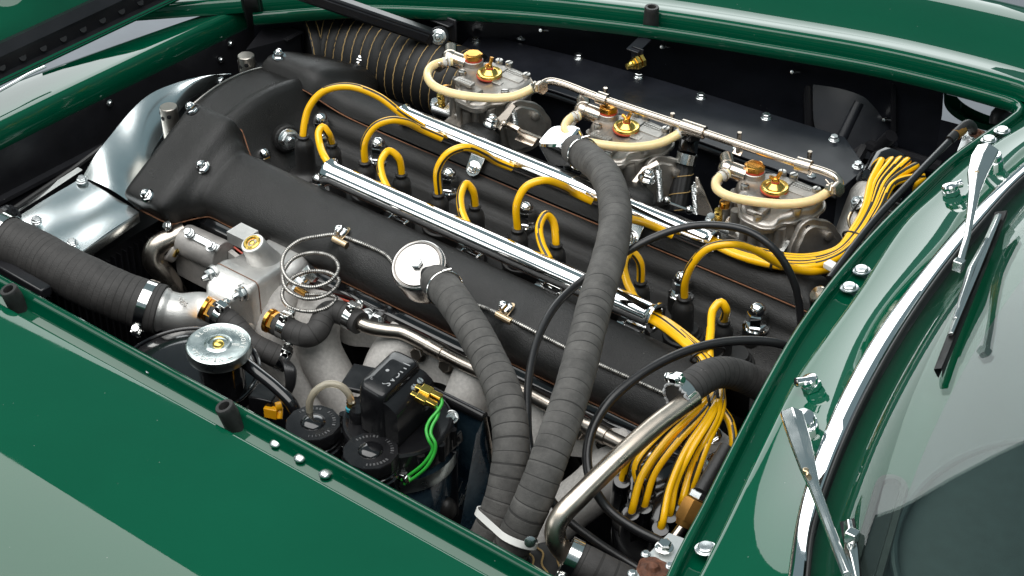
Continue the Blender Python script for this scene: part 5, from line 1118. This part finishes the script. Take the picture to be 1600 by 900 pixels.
# ---- two brake fluid reservoirs
def reservoir(px, py, z, label):
    P = W(px, py, z); t = thing('fluid_reservoir', P-V((0, 0, .1)), label, 'reservoir', 'black fluid reservoirs'); M = T(*P) @ Matrix.Rotation(R(20), 4, 'Z')
    mb = MB(); r = .0312
    mb.lathe([(r*1.0, -.014), (r*1.0, -.002), (r*.985, -.0006), (r*.97, 0), (r*.46, .0004), (r*.42, .0016), (r*.30, .0032), (0, .0040)], M, 12, rot=.13)
    build(mb, 'cap', 'plastic_black', t, 25)
    mb = MB(); random.seed(int(px))
    for k in range(26):
        if k % 9 in (7, 8): continue
        an = R(150-9.5*k); mb.box(random.choice((.0006, .0016, .0022)), .0036, .0006, M @ T(.0235*math.cos(an), .0235*math.sin(an), .0002) @ Matrix.Rotation(an-math.pi/2, 4, 'Z'))
    build(mb, 'moulded_marks', 'dull_mark', t, kind='stuff')
    mb = MB(); mb.lathe([(.014, .0), (.0135, .0016), (.010, .0036), (.005, .0046), (0, .0049)], M, 28); build(mb, 'cap_dome', 'gloss_black', t, 60)
    mb = MB(); mb.lathe([(.0285, -.024), (.0305, -.0225), (.0305, -.020), (.0285, -.019), (.0285, -.0175), (.030, -.0165), (.030, -.0145), (.028, -.014)], M, 40); build(mb, 'thread', 'gloss_black', t)
    mb = MB(); mb.lathe([(.0295, -.10), (.0315, -.03), (.0325, -.028), (.0325, -.026), (.028, -.024)], M, 40); build(mb, 'jar', 'gloss_black', t)
    mb = MB(); mb.box(.01, .02, .008, M @ T(.033, .012, -.032)); mb.nut(frame(P+V((.036, .014, -.030)), (1, -.2, .4)), .005, .006); build(mb, 'clip', 'zinc', t, bevel=.0008)
    return t
reservoir(489, 660, -.045, 'black fluid reservoir with round cap nearer the header tank')
reservoir(579, 704, -.045, 'black fluid reservoir with round cap nearer the blue metal shield')
# ---- washer bottle with its pump box
wb = thing('washer_bottle', W(625, 680, -.2), 'black-lidded washer bottle carrying a square pump housing with moulded lettering', 'washer bottle')
Mw = T(*W(621, 654, -.050)); mb = MB()
mb.lathe([(.061, -.030), (.0635, -.028), (.0635, -.012), (.0625, -.003), (.0605, -.0005), (.058, .0), (.056, -.0006), (0, -.0004)], Mw, 56); lidw = build(mb, 'lid', 'plastic_black', wb, 30)
for k in range(14):
    a = 2*math.pi*k/14; mb = MB(); mb.tube([Mw @ V((.063*math.cos(a), .063*math.sin(a), -.026)), Mw @ V((.063*math.cos(a), .063*math.sin(a), -.004))], .0045, 10); build(mb, 'grip_rib', 'plastic_black', lidw)
mb = MB(); mb.lathe([(.05, -.15), (.058, -.12), (.062, -.045), (.060, -.032)], Mw, 48); build(mb, 'jar', 'blue_tank', wb)
mb = MB(); mb.lathe([(.0665, -.052), (.067, -.05), (.067, -.036), (.0665, -.034)], Mw, 48, caps=False); build(mb, 'jar_band', 'zinc_cap', wb)
zt_ = .012; c4 = [W(558, 599, zt_), W(617, 543, zt_), W(659, 564, zt_), W(598, 622, zt_)]
cen = sum(c4, V((0, 0, 0)))/4
def ringq(s, dz, r=.010):
    pts = [(cen+(p-cen)*s) for p in c4]; return [V((x, y, zt_+dz)) for x, y in rounded([(p.x, p.y) for p in pts], r*s)]
mb = MB(); rws = [ringq(1.05, -.060), ringq(1.04, -.02), ringq(1.02, -.008), ringq(.99, -.003), ringq(.94, -.0005), ringq(.86, .0006), ringq(.5, .0022)]
mb.loft(rws, closed=True); mb.add(rws[-1], [tuple(range(len(rws[-1])))]); bx_ = build(mb, 'pump_box', 'plastic_black', wb, 35)
ud = (c4[0]-c4[1]).normalized(); vd = ZA.cross(ud).normalized()     # text runs towards the viewer
def TM(s, t, dz=.0014):   # s along text, t across
    o = cen+ud*s+vd*t; o.z = zt_+dz; M = Matrix.Identity(4)
    for i in range(3): M[i][0], M[i][1], M[i][2], M[i][3] = ud[i], vd[i], (0, 0, 1)[i], o[i]
    return M
mb = MB(); mb.text('LUCAS', .0145, TM(-.021, .0045), 0, .0006); build(mb, 'moulded_name', 'grey_mark', bx_)
mb = MB(); mb.text('MODEL', .0045, TM(-.018, -.0025), 0, .0004); mb.text('5SJ', .0048, TM(.006, -.003), 0, .0004); mb.lathe([(.0028, 0), (.002, .001), (0, .0012)], TM(.0005, -.002), 16); build(mb, 'moulded_model', 'grey_mark', bx_)
mb = MB(); mb.text('MADE IN ENGLAND', .0048, TM(-.021, -.0105), 0, .0004); build(mb, 'moulded_origin', 'grey_mark', bx_)
# sloping terminal shelf on the right of the box
sx = (c4[2]-c4[1]).normalized(); s0 = [c4[3]+V((0, 0, -.012)), c4[2]+V((0, 0, -.012))]
mb = MB(); A0 = [c4[3].lerp(c4[2], .03), c4[3].lerp(c4[2], .97)]
mb.loft([[p+sx*-.004+V((0, 0, -.009)) for p in A0], [p+sx*.006+V((0, 0, -.0105)) for p in A0], [p+sx*.016+V((0, 0, -.016)) for p in A0], [p+sx*.018+V((0, 0, -.019)) for p in A0], [p+sx*.018+V((0, 0, -.060)) for p in A0]])
for k in (0, 1): mb.add([A0[k]+sx*-.004+V((0, 0, -.009)), A0[k]+sx*.006+V((0, 0, -.0105)), A0[k]+sx*.016+V((0, 0, -.016)), A0[k]+sx*.018+V((0, 0, -.019)), A0[k]+sx*.018+V((0, 0, -.060)), A0[k]+sx*-.004+V((0, 0, -.060))], [(0, 1, 2, 3, 4, 5)])
build(mb, 'terminal_shelf', 'plastic_black', bx_, 35)
for (px, py) in [(646, 592), (635, 601), (656, 596), (647, 606)]:
    mb = MB(); M = frame(W(px, py, -.001), (.4, -.1, .9)); mb.lathe([(.0042, -.004), (.0042, .0012), (.0035, .002), (0, .002)], M, 16); mb.box(.0075, .001, .0005, M @ T(0, 0, .0021), 1); build(mb, 'terminal_screw', ['zinc', 'fin_dark'], bx_)
for (px, py) in [(560, 652), (617, 672)]:
    mb = MB(); mb.lathe([(.0105, -.004), (.0100, .008), (.008, .012)], T(*W(px, py, -.048)), 20); build(mb, 'pillar', 'plastic_black', wb)
mb = MB(); P = W(560, 592, -.045); mb.box(.03, .045, .006, T(*P) @ Matrix.Rotation(R(20), 4, 'Z')); build(mb, 'instruction_pad', 'plastic_black', lidw, bevel=.002)
for i, (a, b_) in enumerate([((657, 606, .002), (690, 622, -.004)), ((650, 617, .0), (682, 634, -.008))]):
    t = thing('spade_terminal', W(*a), ['brass spade terminal farther from the viewer on the pump housing', 'brass spade terminal nearer the viewer on the pump housing'][i], 'terminal', 'brass spade terminals'); A, B = W(*a), W(*b_); M = frame(A, B-A, ZA); L_ = (B-A).length; mb = MB()
    mb.box(.006, .0125, L_*.5, M @ T(0, 0, L_*.28)); mb.box(.0055, .008, L_*.5, M @ T(0, 0, L_*.75)); mb.box(.0015, .006, .008, M @ T(0, 0, -.002)); build(mb, 'sleeve', 'gold_zinc', t, bevel=.0012)
gp = [[(686, 618, -.003), (691, 628, -.006), (684, 642, -.010), (672, 656, -.016), (666, 672, -.020), (670, 688, -.026), (676, 700, -.034), (664, 722, -.05), (640, 742, -.07), (628, 750, -.08)],
      [(678, 632, -.008), (685, 640, -.012), (683, 652, -.014), (676, 664, -.018), (673, 678, -.022), (680, 692, -.028), (680, 704, -.036), (668, 728, -.052), (645, 748, -.072), (632, 756, -.082)]]
for i, p in enumerate(gp):
    mb = MB(); mb.tube(pathW(p, .003), .0019, 10); build(mb, 'green_wire', 'green_wire', None, 60, label=['thin green wire from the far spade terminal, on the outer side', 'thin green wire from the near spade terminal, on the inner side'][i], cat='wire', group='two green wires')
ctb = thing('washer_tube', W(520, 620, -.05), 'clear yellowish washer tube arching from the lid over the brake reservoir', 'tube')
mb = MB(); mb.tube(pathW([(484, 648, -.05), (484, 628, -.03), (494, 610, -.014), (512, 600, -.008), (532, 603, -.010), (545, 616, -.020), (549, 628, -.032)], .003), .0042, 14); build(mb, 'tube', 'clear_tube', ctb, 60)
M = frame(W(549, 636, -.045), (-.03, .02, 1)); mb = MB(); mb.lathe([(.0045, 0), (.0055, .002), (.0045, .004), (.0055, .006), (.0045, .008), (.005, .010), (.0035, .014)], M, 16); build(mb, 'barb', 'brass', ctb); mb = MB(); mb.lathe([(.0062, -.004), (.0065, 0), (.005, .001)], M, 16); build(mb, 'seal_ring', 'teal_ring', ctb)
# ---- blue metal shield with black rolled edge
bs_ = thing('metal_shield', W(735, 800, -.2), 'dark blue metal shield with a rolled black edge behind the washer bottle', 'shield')
s4 = [W(688, 618, -.06), W(757, 652, -.06), W(776, 790, -.19), W(690, 800, -.24)]
mb = MB(); mb.loft([[s4[0], s4[1]], [s4[3], s4[2]]]); mb.loft([[s4[1], s4[2]], [s4[1]+V((.004, -.02, -.01)), s4[2]+V((-.01, -.06, -.02))]]); build(mb, 'sheet', 'blue_tank', bs_)
mb = MB(); mb.tube([s4[0]+V((-.02, 0, 0)), s4[1]], .006, 14); build(mb, 'rolled_edge', 'plastic_black', bs_)
mb = MB(); mb.tube([s4[1], W(766, 700, -.10), s4[2]], .0028, 10); build(mb, 'bare_edge', 'steel_pipe', bs_)
mb = MB(); random.seed(3)
for i in range(34):
    x = 718+random.random()*45; y = 752+random.random()*40; a = W(x, y, -.165-.0012*(y-752)); mb.box(.0007, .0007, .012+.02*random.random(), T(*a) @ Matrix.Rotation(R(18), 4, 'Y'))
build(mb, 'scratches', 'silver_plate', bs_, kind='stuff')
mb = MB(); mb.loft([[W(738, 800, -.20), W(772, 765, -.18)], [W(720, 838, -.24), W(752, 830, -.23)]]); build(mb, 'bare_foot', 'silver_plate', bs_)
pb = thing('bracket_post', W(690, 780, -.2), 'flat black steel post with drilled strap beside the washer bottle', 'bracket')
mb = MB(); a, b_ = W(693, 700, -.085), W(695, 800, -.19); M = frame(a, b_-a, V((1, .3, 0))); mb.box(.034, .004, (b_-a).length, M @ T(0, 0, (b_-a).length/2)); build(mb, 'post', 'satin_black', pb, bevel=.001)
mb = MB(); a, b_ = W(668, 728, -.08), W(722, 680, -.07); M = frame(a, b_-a, ZA); L_ = (b_-a).length; mb.box(.016, .003, L_, M @ T(0, 0, L_/2)); build(mb, 'strap', 'plastic_black', pb, bevel=.001)
for t in (.12, .9):
    mb = MB(); mb.lathe([(.0035, 0), (.0035, .0006), (0, .0006)], frame(a.lerp(b_, t)+V((.2, -.9, .3))*.0022, (.2, -.9, .3)), 12); build(mb, 'strap_hole', 'fin_dark', pb)
mb = MB(); mb.tube(smoothpath([W(628, 752, -.11), W(650, 742, -.10), W(668, 732, -.09)], .004), .010, 14); build(mb, 'wire_sleeve', 'rubber', pb); mb = MB(); mb.lathe([(.012*math.cos(t), .012*math.sin(t)*1.3) for t in [R(-80+20*k) for k in range(9)]], T(*W(698, 795, -.16)), 16); build(mb, 'grommet', 'rubber', pb)
bolt(bs_, frame(W(706, 652, -.055), (.3, -.6, .6)), .006, .006, 'zinc')

# ================================================================== rear of the bay: distributor, pipes and cables
ds = thing('distributor', W(1040, 800, -.2), 'glossy black distributor cap fed by a sheaf of yellow leads', 'distributor', 'two distributors')
dax = V((.25, -.30, .92)).normalized(); Pd = W(1040, 768, -.075); Md = frame(Pd, dax)
mb = MB(); mb.lathe([(.052, -.11), (.054, -.085), (.056, -.055), (.054, -.045), (.0505, -.015), (.044, -.004), (.034, 0), (0, .001)], Md, 48, wob=lambda a, z: 1+.02*math.cos(6*a)); build(mb, 'cap', 'gloss_black', ds, 40)
mb = MB(); mb.lathe([(.05, -.17), (.052, -.115)], Md, 32); build(mb, 'housing', 'plastic_black', ds)
ends = [(972, 752), (986, 802), (1006, 792), (1032, 826), (1058, 756), (1076, 780), (1012, 748), (996, 776), (1046, 806), (1064, 790)]
for i, (px, py) in enumerate(ends):
    P = W(px, py, -.052); mb = MB(); mb.lathe([(.0105, -.045), (.0098, -.002), (.0088, .001), (.006, .0012)], frame(P, dax*.8+V((.1, -.1, .6))), 20); build(mb, 'tower', 'gloss_black', ds)
pt = []; nm2 = ['leftmost', 'second from the left', 'fourth from the left', 'fifth from the left', 'third from the right', 'rightmost', 'hindmost', 'third from the left', 'fourth from the right', 'second from the right']
off = [(-7, -3), (-3, 2), (0, -2), (3, 3), (6, -1), (8, 4), (2, 0), (-5, 0), (1, 5), (5, 2)]
mids = [[(1085, 632, .012), (1020, 668, .0), (985, 712, -.02)], [(1092, 640, .016), (1040, 690, .004), (1002, 745, -.02)], [(1100, 645, .018), (1058, 690, .006), (1022, 740, -.02)], [(1108, 648, .02), (1070, 705, .004), (1045, 765, -.022)], [(1115, 645, .016), (1092, 682, .0), (1070, 722, -.03)], [(1126, 645, .012), (1106, 690, .0), (1088, 740, -.025)], [(1104, 640, .008), (1064, 674, -.004), (1032, 710, -.025)], [(1088, 636, .013), (1032, 680, .001), (994, 728, -.02)], [(1112, 650, .019), (1080, 704, .004), (1056, 756, -.024)], [(1120, 648, .015), (1100, 690, .001), (1078, 738, -.028)]]
for i in range(10):
    ox, oy = off[i]; m = mids[i]
    pt.append([(1008+ox*.6, 490+oy*1.2, .002), (1035+ox*.8, 503+oy*1.8, .004), (1072+ox, 531+oy*2, .008), (1098+ox*1.3, 556+oy*1.5, .008), (1112+ox*1.2, 585+oy, .004), (1118+ox*1.2, 612+oy, .006)]+m+[(ends[i][0]+3, ends[i][1]-12, -.044), (ends[i][0], ends[i][1], -.054)])
bundle(pt, 'sheaf of leads to the near distributor', r=.0044, labels=['yellow lead %s in the sheaf fanning down to the glossy distributor cap' % n for n in nm2], twist=2)
lead([W(1128, 640, .0), W(1140, 658, -.008), W(1146, 690, -.02), W(1140, 720, -.04)], .0048, 'ignition_lead', 'single yellow lead curving behind the sheaf beside the green lip', 'ignition lead', 'sheaf of leads to the near distributor')
tie(W(1106, 555, .006), W(1120, 585, .004)-W(1085, 535, .008), .010, .021, 'black rubber ring round the leads just before the wrapped heater hose')
tie(W(1122, 624, .006), V((-.4, -.35, -.1)), .013, .021, 'upper black rubber ring where the sheaf of leads begins to fan out'); tie(W(1110, 640, .010), V((-.4, -.35, -.1)), .013, .026, 'lower black rubber ring where the sheaf of leads begins to fan out')
# nickel heater pipe and hoses
hp = thing('heater_pipe', W(960, 760, -.05), 'bright nickel heater pipe bent downwards in front of the distributor', 'pipe')
mb = MB(); mb.tube(pathW([(1085, 620, .052), (1060, 638, .050), (1020, 668, .046), (960, 722, .036), (905, 776, .022), (880, 802, .012), (868, 824, .0), (870, 846, -.014), (885, 866, -.03), (900, 878, -.036)], .005), .0108, 24); build(mb, 'pipe', 'nickel_satin', hp, 60)
hh = wrapped_hose([W(1058, 622, .052), W(1078, 606, .054), W(1100, 590, .054), W(1124, 582, .048), W(1150, 585, .036), W(1178, 597, .018), W(1215, 616, -.002), W(1240, 630, -.02)], .0172, 'heater_hose', 'black wrapped heater hose bending into the rear bulkhead', 'hose', m='hose_dark', pitch=.0075, depth=.012)
clamp(hh, W(1064, 617, .0525), W(1078, 606, .054)-W(1058, 622, .052), .018, .012, 'chrome_soft', V((-.3, .2, .8)))
mb = MB(); random.seed(5); Mq = frame(W(1059, 622, .052), W(1078, 606, .054)-W(1058, 622, .052))
mb.tube([Mq @ V(((.0165+.0018*random.random())*math.cos(a), (.0165+.0018*random.random())*math.sin(a), -.001+.004*(random.random()-.5))) for a in [2*math.pi*k/60 for k in range(60)]], .0016, 6, closed=True); build(mb, 'frayed_end', 'grey_mark', hh)
lh = wrapped_hose([W(888, 868, -.03), W(905, 876, -.034), W(940, 894, -.042), W(1000, 925, -.06)], .0185, 'heater_hose', 'black wrapped heater hose leaving the foot of the nickel pipe', 'hose', m='hose_dark', pitch=.016, depth=.012)
clamp(lh, W(893, 871, -.031), W(920, 884, -.038)-W(888, 868, -.03), .0193, .012, 'chrome_soft', V((-.7, -.7, -.2)))
# stitched duct at the bottom
dp2 = smoothpath([W(826, 905, -.10), W(860, 900, -.10), W(920, 915, -.11)], .0018)
d2 = thing('air_duct', W(860, 910, -.15), 'black stitched cloth duct partly seen at the bottom below the nickel pipe', 'air duct', 'stitched black cloth ducts')
mb = MB(); mb.tube(dp2, .034, 30, drf); build(mb, 'cloth', 'duct_cloth', d2, 40)
mb = MB(); L_ = 0; last = -1
for i in range(1, len(dp2)-1):
    L_ += (dp2[i]-dp2[i-1]).length; k = int(L_/.013)
    if k != last:
        last = k; M = frame(dp2[i], dp2[i+1]-dp2[i-1]); mb.tube([M @ V((.0355*math.cos(a), .0355*math.sin(a), .0022*math.sin(a*9+k))) for a in [2*math.pi*j/80 for j in range(80)]], .0011, 6, closed=True)
build(mb, 'stitching', 'duct_thread', d2, kind='stuff')
# control cables
def cable(pts, r, label, rib=False):
    mb = MB(); mb.tube(pathW(pts, .0015 if rib else .004), r, 14, rf=(lambda S, a: 1+.02*math.sin(S*2*math.pi/.003)) if rib else None); return build(mb, 'control_cable', 'cable_black', None, 60, label=label, cat='cable', group='black control cables')
cable([(1252, 540, -.03), (1251, 498, .0), (1240, 440, .045), (1212, 392, .08), (1170, 362, .095), (1120, 352, .095), (1070, 355, .09), (1020, 372, .08), (960, 405, .06), (905, 442, .045), (868, 478, .04), (842, 525, .03), (828, 580, .02), (824, 640, .01), (828, 700, -.005), (845, 752, -.03), (880, 805, -.06), (930, 845, -.075), (1000, 890, -.085)], .0046, 'long black cable looping from the cowl over the leads and down behind the hoses', True)
cable([(1250, 552, .02), (1222, 538, .035), (1170, 532, .045), (1110, 538, .05), (1050, 558, .05), (995, 590, .045), (950, 630, .035), (925, 672, .02), (917, 715, .005), (925, 755, -.01), (950, 795, -.03), (990, 825, -.04), (1040, 850, -.05)], .0052, 'thick black cable arching from the cowl across the near cam cover to the distributor')
# brown union and rod under the cowl
bu = thing('pipe_union', W(1085, 800, -.05), 'brown hexagonal pipe union beside the distributor under the cowl lip', 'union')
a, b_ = W(1072, 815, -.02), W(1092, 775, .0); M = frame(a, b_-a); mb = MB(); mb.nut(M, .0135, .024, 0, .2); mb.lathe([(.0085, -.006), (.011, 0)], M, 16); build(mb, 'body', 'brown_brass', bu); mb = MB(); mb.nut(M @ T(0, 0, .025), .0115, .008, 0, .5); build(mb, 'nut', 'zinc', bu)
mb = MB(); mb.tube([W(1052, 842, -.03), a], .0052, 12); build(mb, 'pipe', 'steel_pipe', bu); mb = MB(); mb.tube([W(1094, 770, .004), W(1135, 700, .02)], .008, 12); build(mb, 'sleeve', 'rubber', bu)
for (px, py) in [(1112, 680), (1118, 712)]: pass
rb = thing('rear_bracket', W(1118, 700, -.05), 'grey bracket with two plated bolts under the cowl lip behind the leads', 'bracket')
mb = MB(); mb.prism(rounded([(p.x, p.y) for p in [W(1088, 690, -.04), W(1118, 665, -.04), W(1150, 690, -.04), W(1128, 760, -.04), W(1100, 740, -.04)]], .006), .006, T(0, 0, -.046)); build(mb, 'plate', 'manifold_metal', rb, bevel=.001)
bolt(rb, frame(W(1112, 682, -.038), (-.2, -.3, .9)), .009, .008, 'chrome_soft', stud=.004); bolt(rb, frame(W(1118, 722, -.035), (-.2, -.3, .9)), .0075, .008, 'chrome_soft', stud=.004)
# white clip and copper screws at the back of the engine
mb = MB(); mb.box(.024, .012, .008, T(*W(1303, 418, .012)) @ Matrix.Rotation(R(-10), 4, 'Z')); build(mb, 'plastic_clip', 'white_plastic', None, bevel=.0015, label='small white plastic clip at the cowl lip by the yellow leads', cat='clip')
mb = MB(); M = frame(W(1277, 459, .0), (-.4, -.5, .7)); mb.lathe([(.011, -.02), (.011, 0), (.009, .002), (0, .003)], M, 20); build(mb, 'rear_stud', 'nickel', None, label='round nickel stud under the cowl lip near the last dome nut', cat='stud')

# ================================================================== wipers and washer jets on the cowl
def hg(px, py, k, lift): return hit(px, py, k, lift)[0]
def strip_obj(pts_w, name, m, parent, th_=.003, bevel=.0006):
    """flat bar: list of (centre point, half width, side direction)"""
    mb = MB(); up = V((0, 0, 1)); rows = []
    for p, hw, sd_ in pts_w: rows.append([p+sd_*hw, p+sd_*hw+up*th_, p+up*(th_+hw*.5), p-sd_*hw+up*th_, p-sd_*hw])
    mb.loft(rows, closed=True, capends=True); return build(mb, name, m, parent, 30, bevel=bevel)
def wiper(pivot, arm, widths, blade, label, jpx, tipcap, lift):
    base, nb_ = hit(*pivot, 'cowl'); t = thing('wiper', base, label, 'wiper', 'windscreen wipers')
    M = frame(base, V((0, 0, 1))+nb_*.6); mb = MB(); mb.lathe([(.0165, -.01), (.0165, .001), (.015, .002)], M, 28); build(mb, 'spindle_gasket', 'rubber', t)
    mb = MB(); mb.lathe([(.0145, .001), (.0142, .014), (.0135, .016), (.0122, .0165), (.0122, .022), (.011, .024), (0, .0245)], M, 32); build(mb, 'spindle_cap', 'chrome', t, 30)
    P = [W(*a) for a in arm]; rows = []
    for i, p in enumerate(P):
        tg = P[min(i+1, len(P)-1)]-P[max(i-1, 0)]; tg.z = 0; tg.normalize(); rows.append((p, widths[i], V((-tg.y, tg.x, 0))))
    strip_obj(rows, 'arm', 'chrome_soft', t, .005, .001)
    mb = MB(); mb.lathe([(.0028, -.002), (.0028, .0025), (.002, .003), (0, .003)], frame(W(*jpx)+V((0, 0, .004)), ZA), 14); build(mb, 'rivet', 'bronze_clip', t)
    a, b_ = hg(*blade[0], 'glass', .012), hg(*blade[1], 'glass', .012); n_ = 14
    d = (b_-a).normalized(); nrm = hit(*blade[0], 'glass')[1]; sdv = d.cross(nrm).normalized()
    mb = MB(); mb.loft([[a.lerp(b_, i/n_)+sdv*s*.0042*(1-.45*i/n_)+nrm*h_ for i in range(n_+1)] for s, h_ in ((-.7, -.011), (-1.6, -.003), (-1.6, .0), (1.6, .0), (1.6, -.003), (.7, -.011))], closed=True, capends=True); build(mb, 'blade_rubber', 'rubber', t, 40)
    c0_, c1_ = a.lerp(b_, .05), a.lerp(b_, .82); strip_obj([(c0_+nrm*.001, .004, sdv), (c0_.lerp(c1_, .5)+nrm*.004, .0058, sdv), (c1_+nrm*.001, .0028, sdv)], 'blade_holder', 'chrome_soft', t, .0035)
    strip_obj([(c0_.lerp(c1_, .25)+nrm*.006, .003, sdv), (c0_.lerp(c1_, .55)+nrm*.012, .004, sdv), (c0_.lerp(c1_, .9)+nrm*.004, .0025, sdv)], 'blade_bridge', 'chrome_soft', t, .003)
    mb = MB(); mb.box(.010, .010, .012, frame(W(*tipcap), ZA)); build(mb, 'arm_clip', 'chrome_soft', t, bevel=.001)
    return t
wiper((1549, 268), [(1543, 236, .165), (1534, 252, .166), (1526, 275, .168), (1522, 300, .170), (1516, 340, .176), (1510, 375, .182), (1500, 412, .188)], [.0125, .013, .0105, .0065, .0042, .0036, .0036], [(1568, 345), (1470, 592)], 'chrome wiper whose blade lies across the middle of the windscreen', (1525, 276, .171), (1498, 414, .190), 0)
wiper((1258, 680), [(1236, 648, .135), (1242, 668, .136), (1252, 700, .138), (1262, 735, .14), (1272, 765, .142), (1296, 830, .148), (1324, 902, .154)], [.0105, .0105, .0095, .0075, .0050, .0042, .0042], [(1330, 828), (1352, 960)], 'chrome wiper near the bottom edge, its arm crossing the chrome surround', (1258, 742, .146), (1331, 838, .152), 0)
def jet(px, py, label, az):
    p, n = hit(px, py+8, 'cowl'); t = thing('washer_jet', p, label, 'washer jet', 'chrome washer jets'); M = frame(p, n); mb = MB()
    mb.nut(M, .0105, .007, 0, .4); mb.lathe([(.0085, .006), (.0085, .008), (.0095, .009), (.0098, .012), (.0085, .0142), (.005, .0155), (0, .016)], M, 28); build(mb, 'body', 'chrome', t, 35)
    d = V((math.cos(az), math.sin(az), .12)); a = p+n*.011; mb = MB(); mb.tube([a, a+d*.011], .0044, 14); mb.lathe([(.0048, .011), (.0048, .015), (.003, .0155)], frame(a, d), 14); build(mb, 'nozzle', 'chrome', t, 35)
    mb = MB(); mb.lathe([(.0022, .0150), (.0022, .0162), (0, .0162)], frame(a, d), 10); build(mb, 'nozzle_hole', 'fin_dark', t)
jet(1487, 297, 'chrome washer jet on the cowl beneath the far wiper', R(55)); jet(1270, 600, 'chrome washer jet on the cowl above the lower wiper pivot', R(-120))
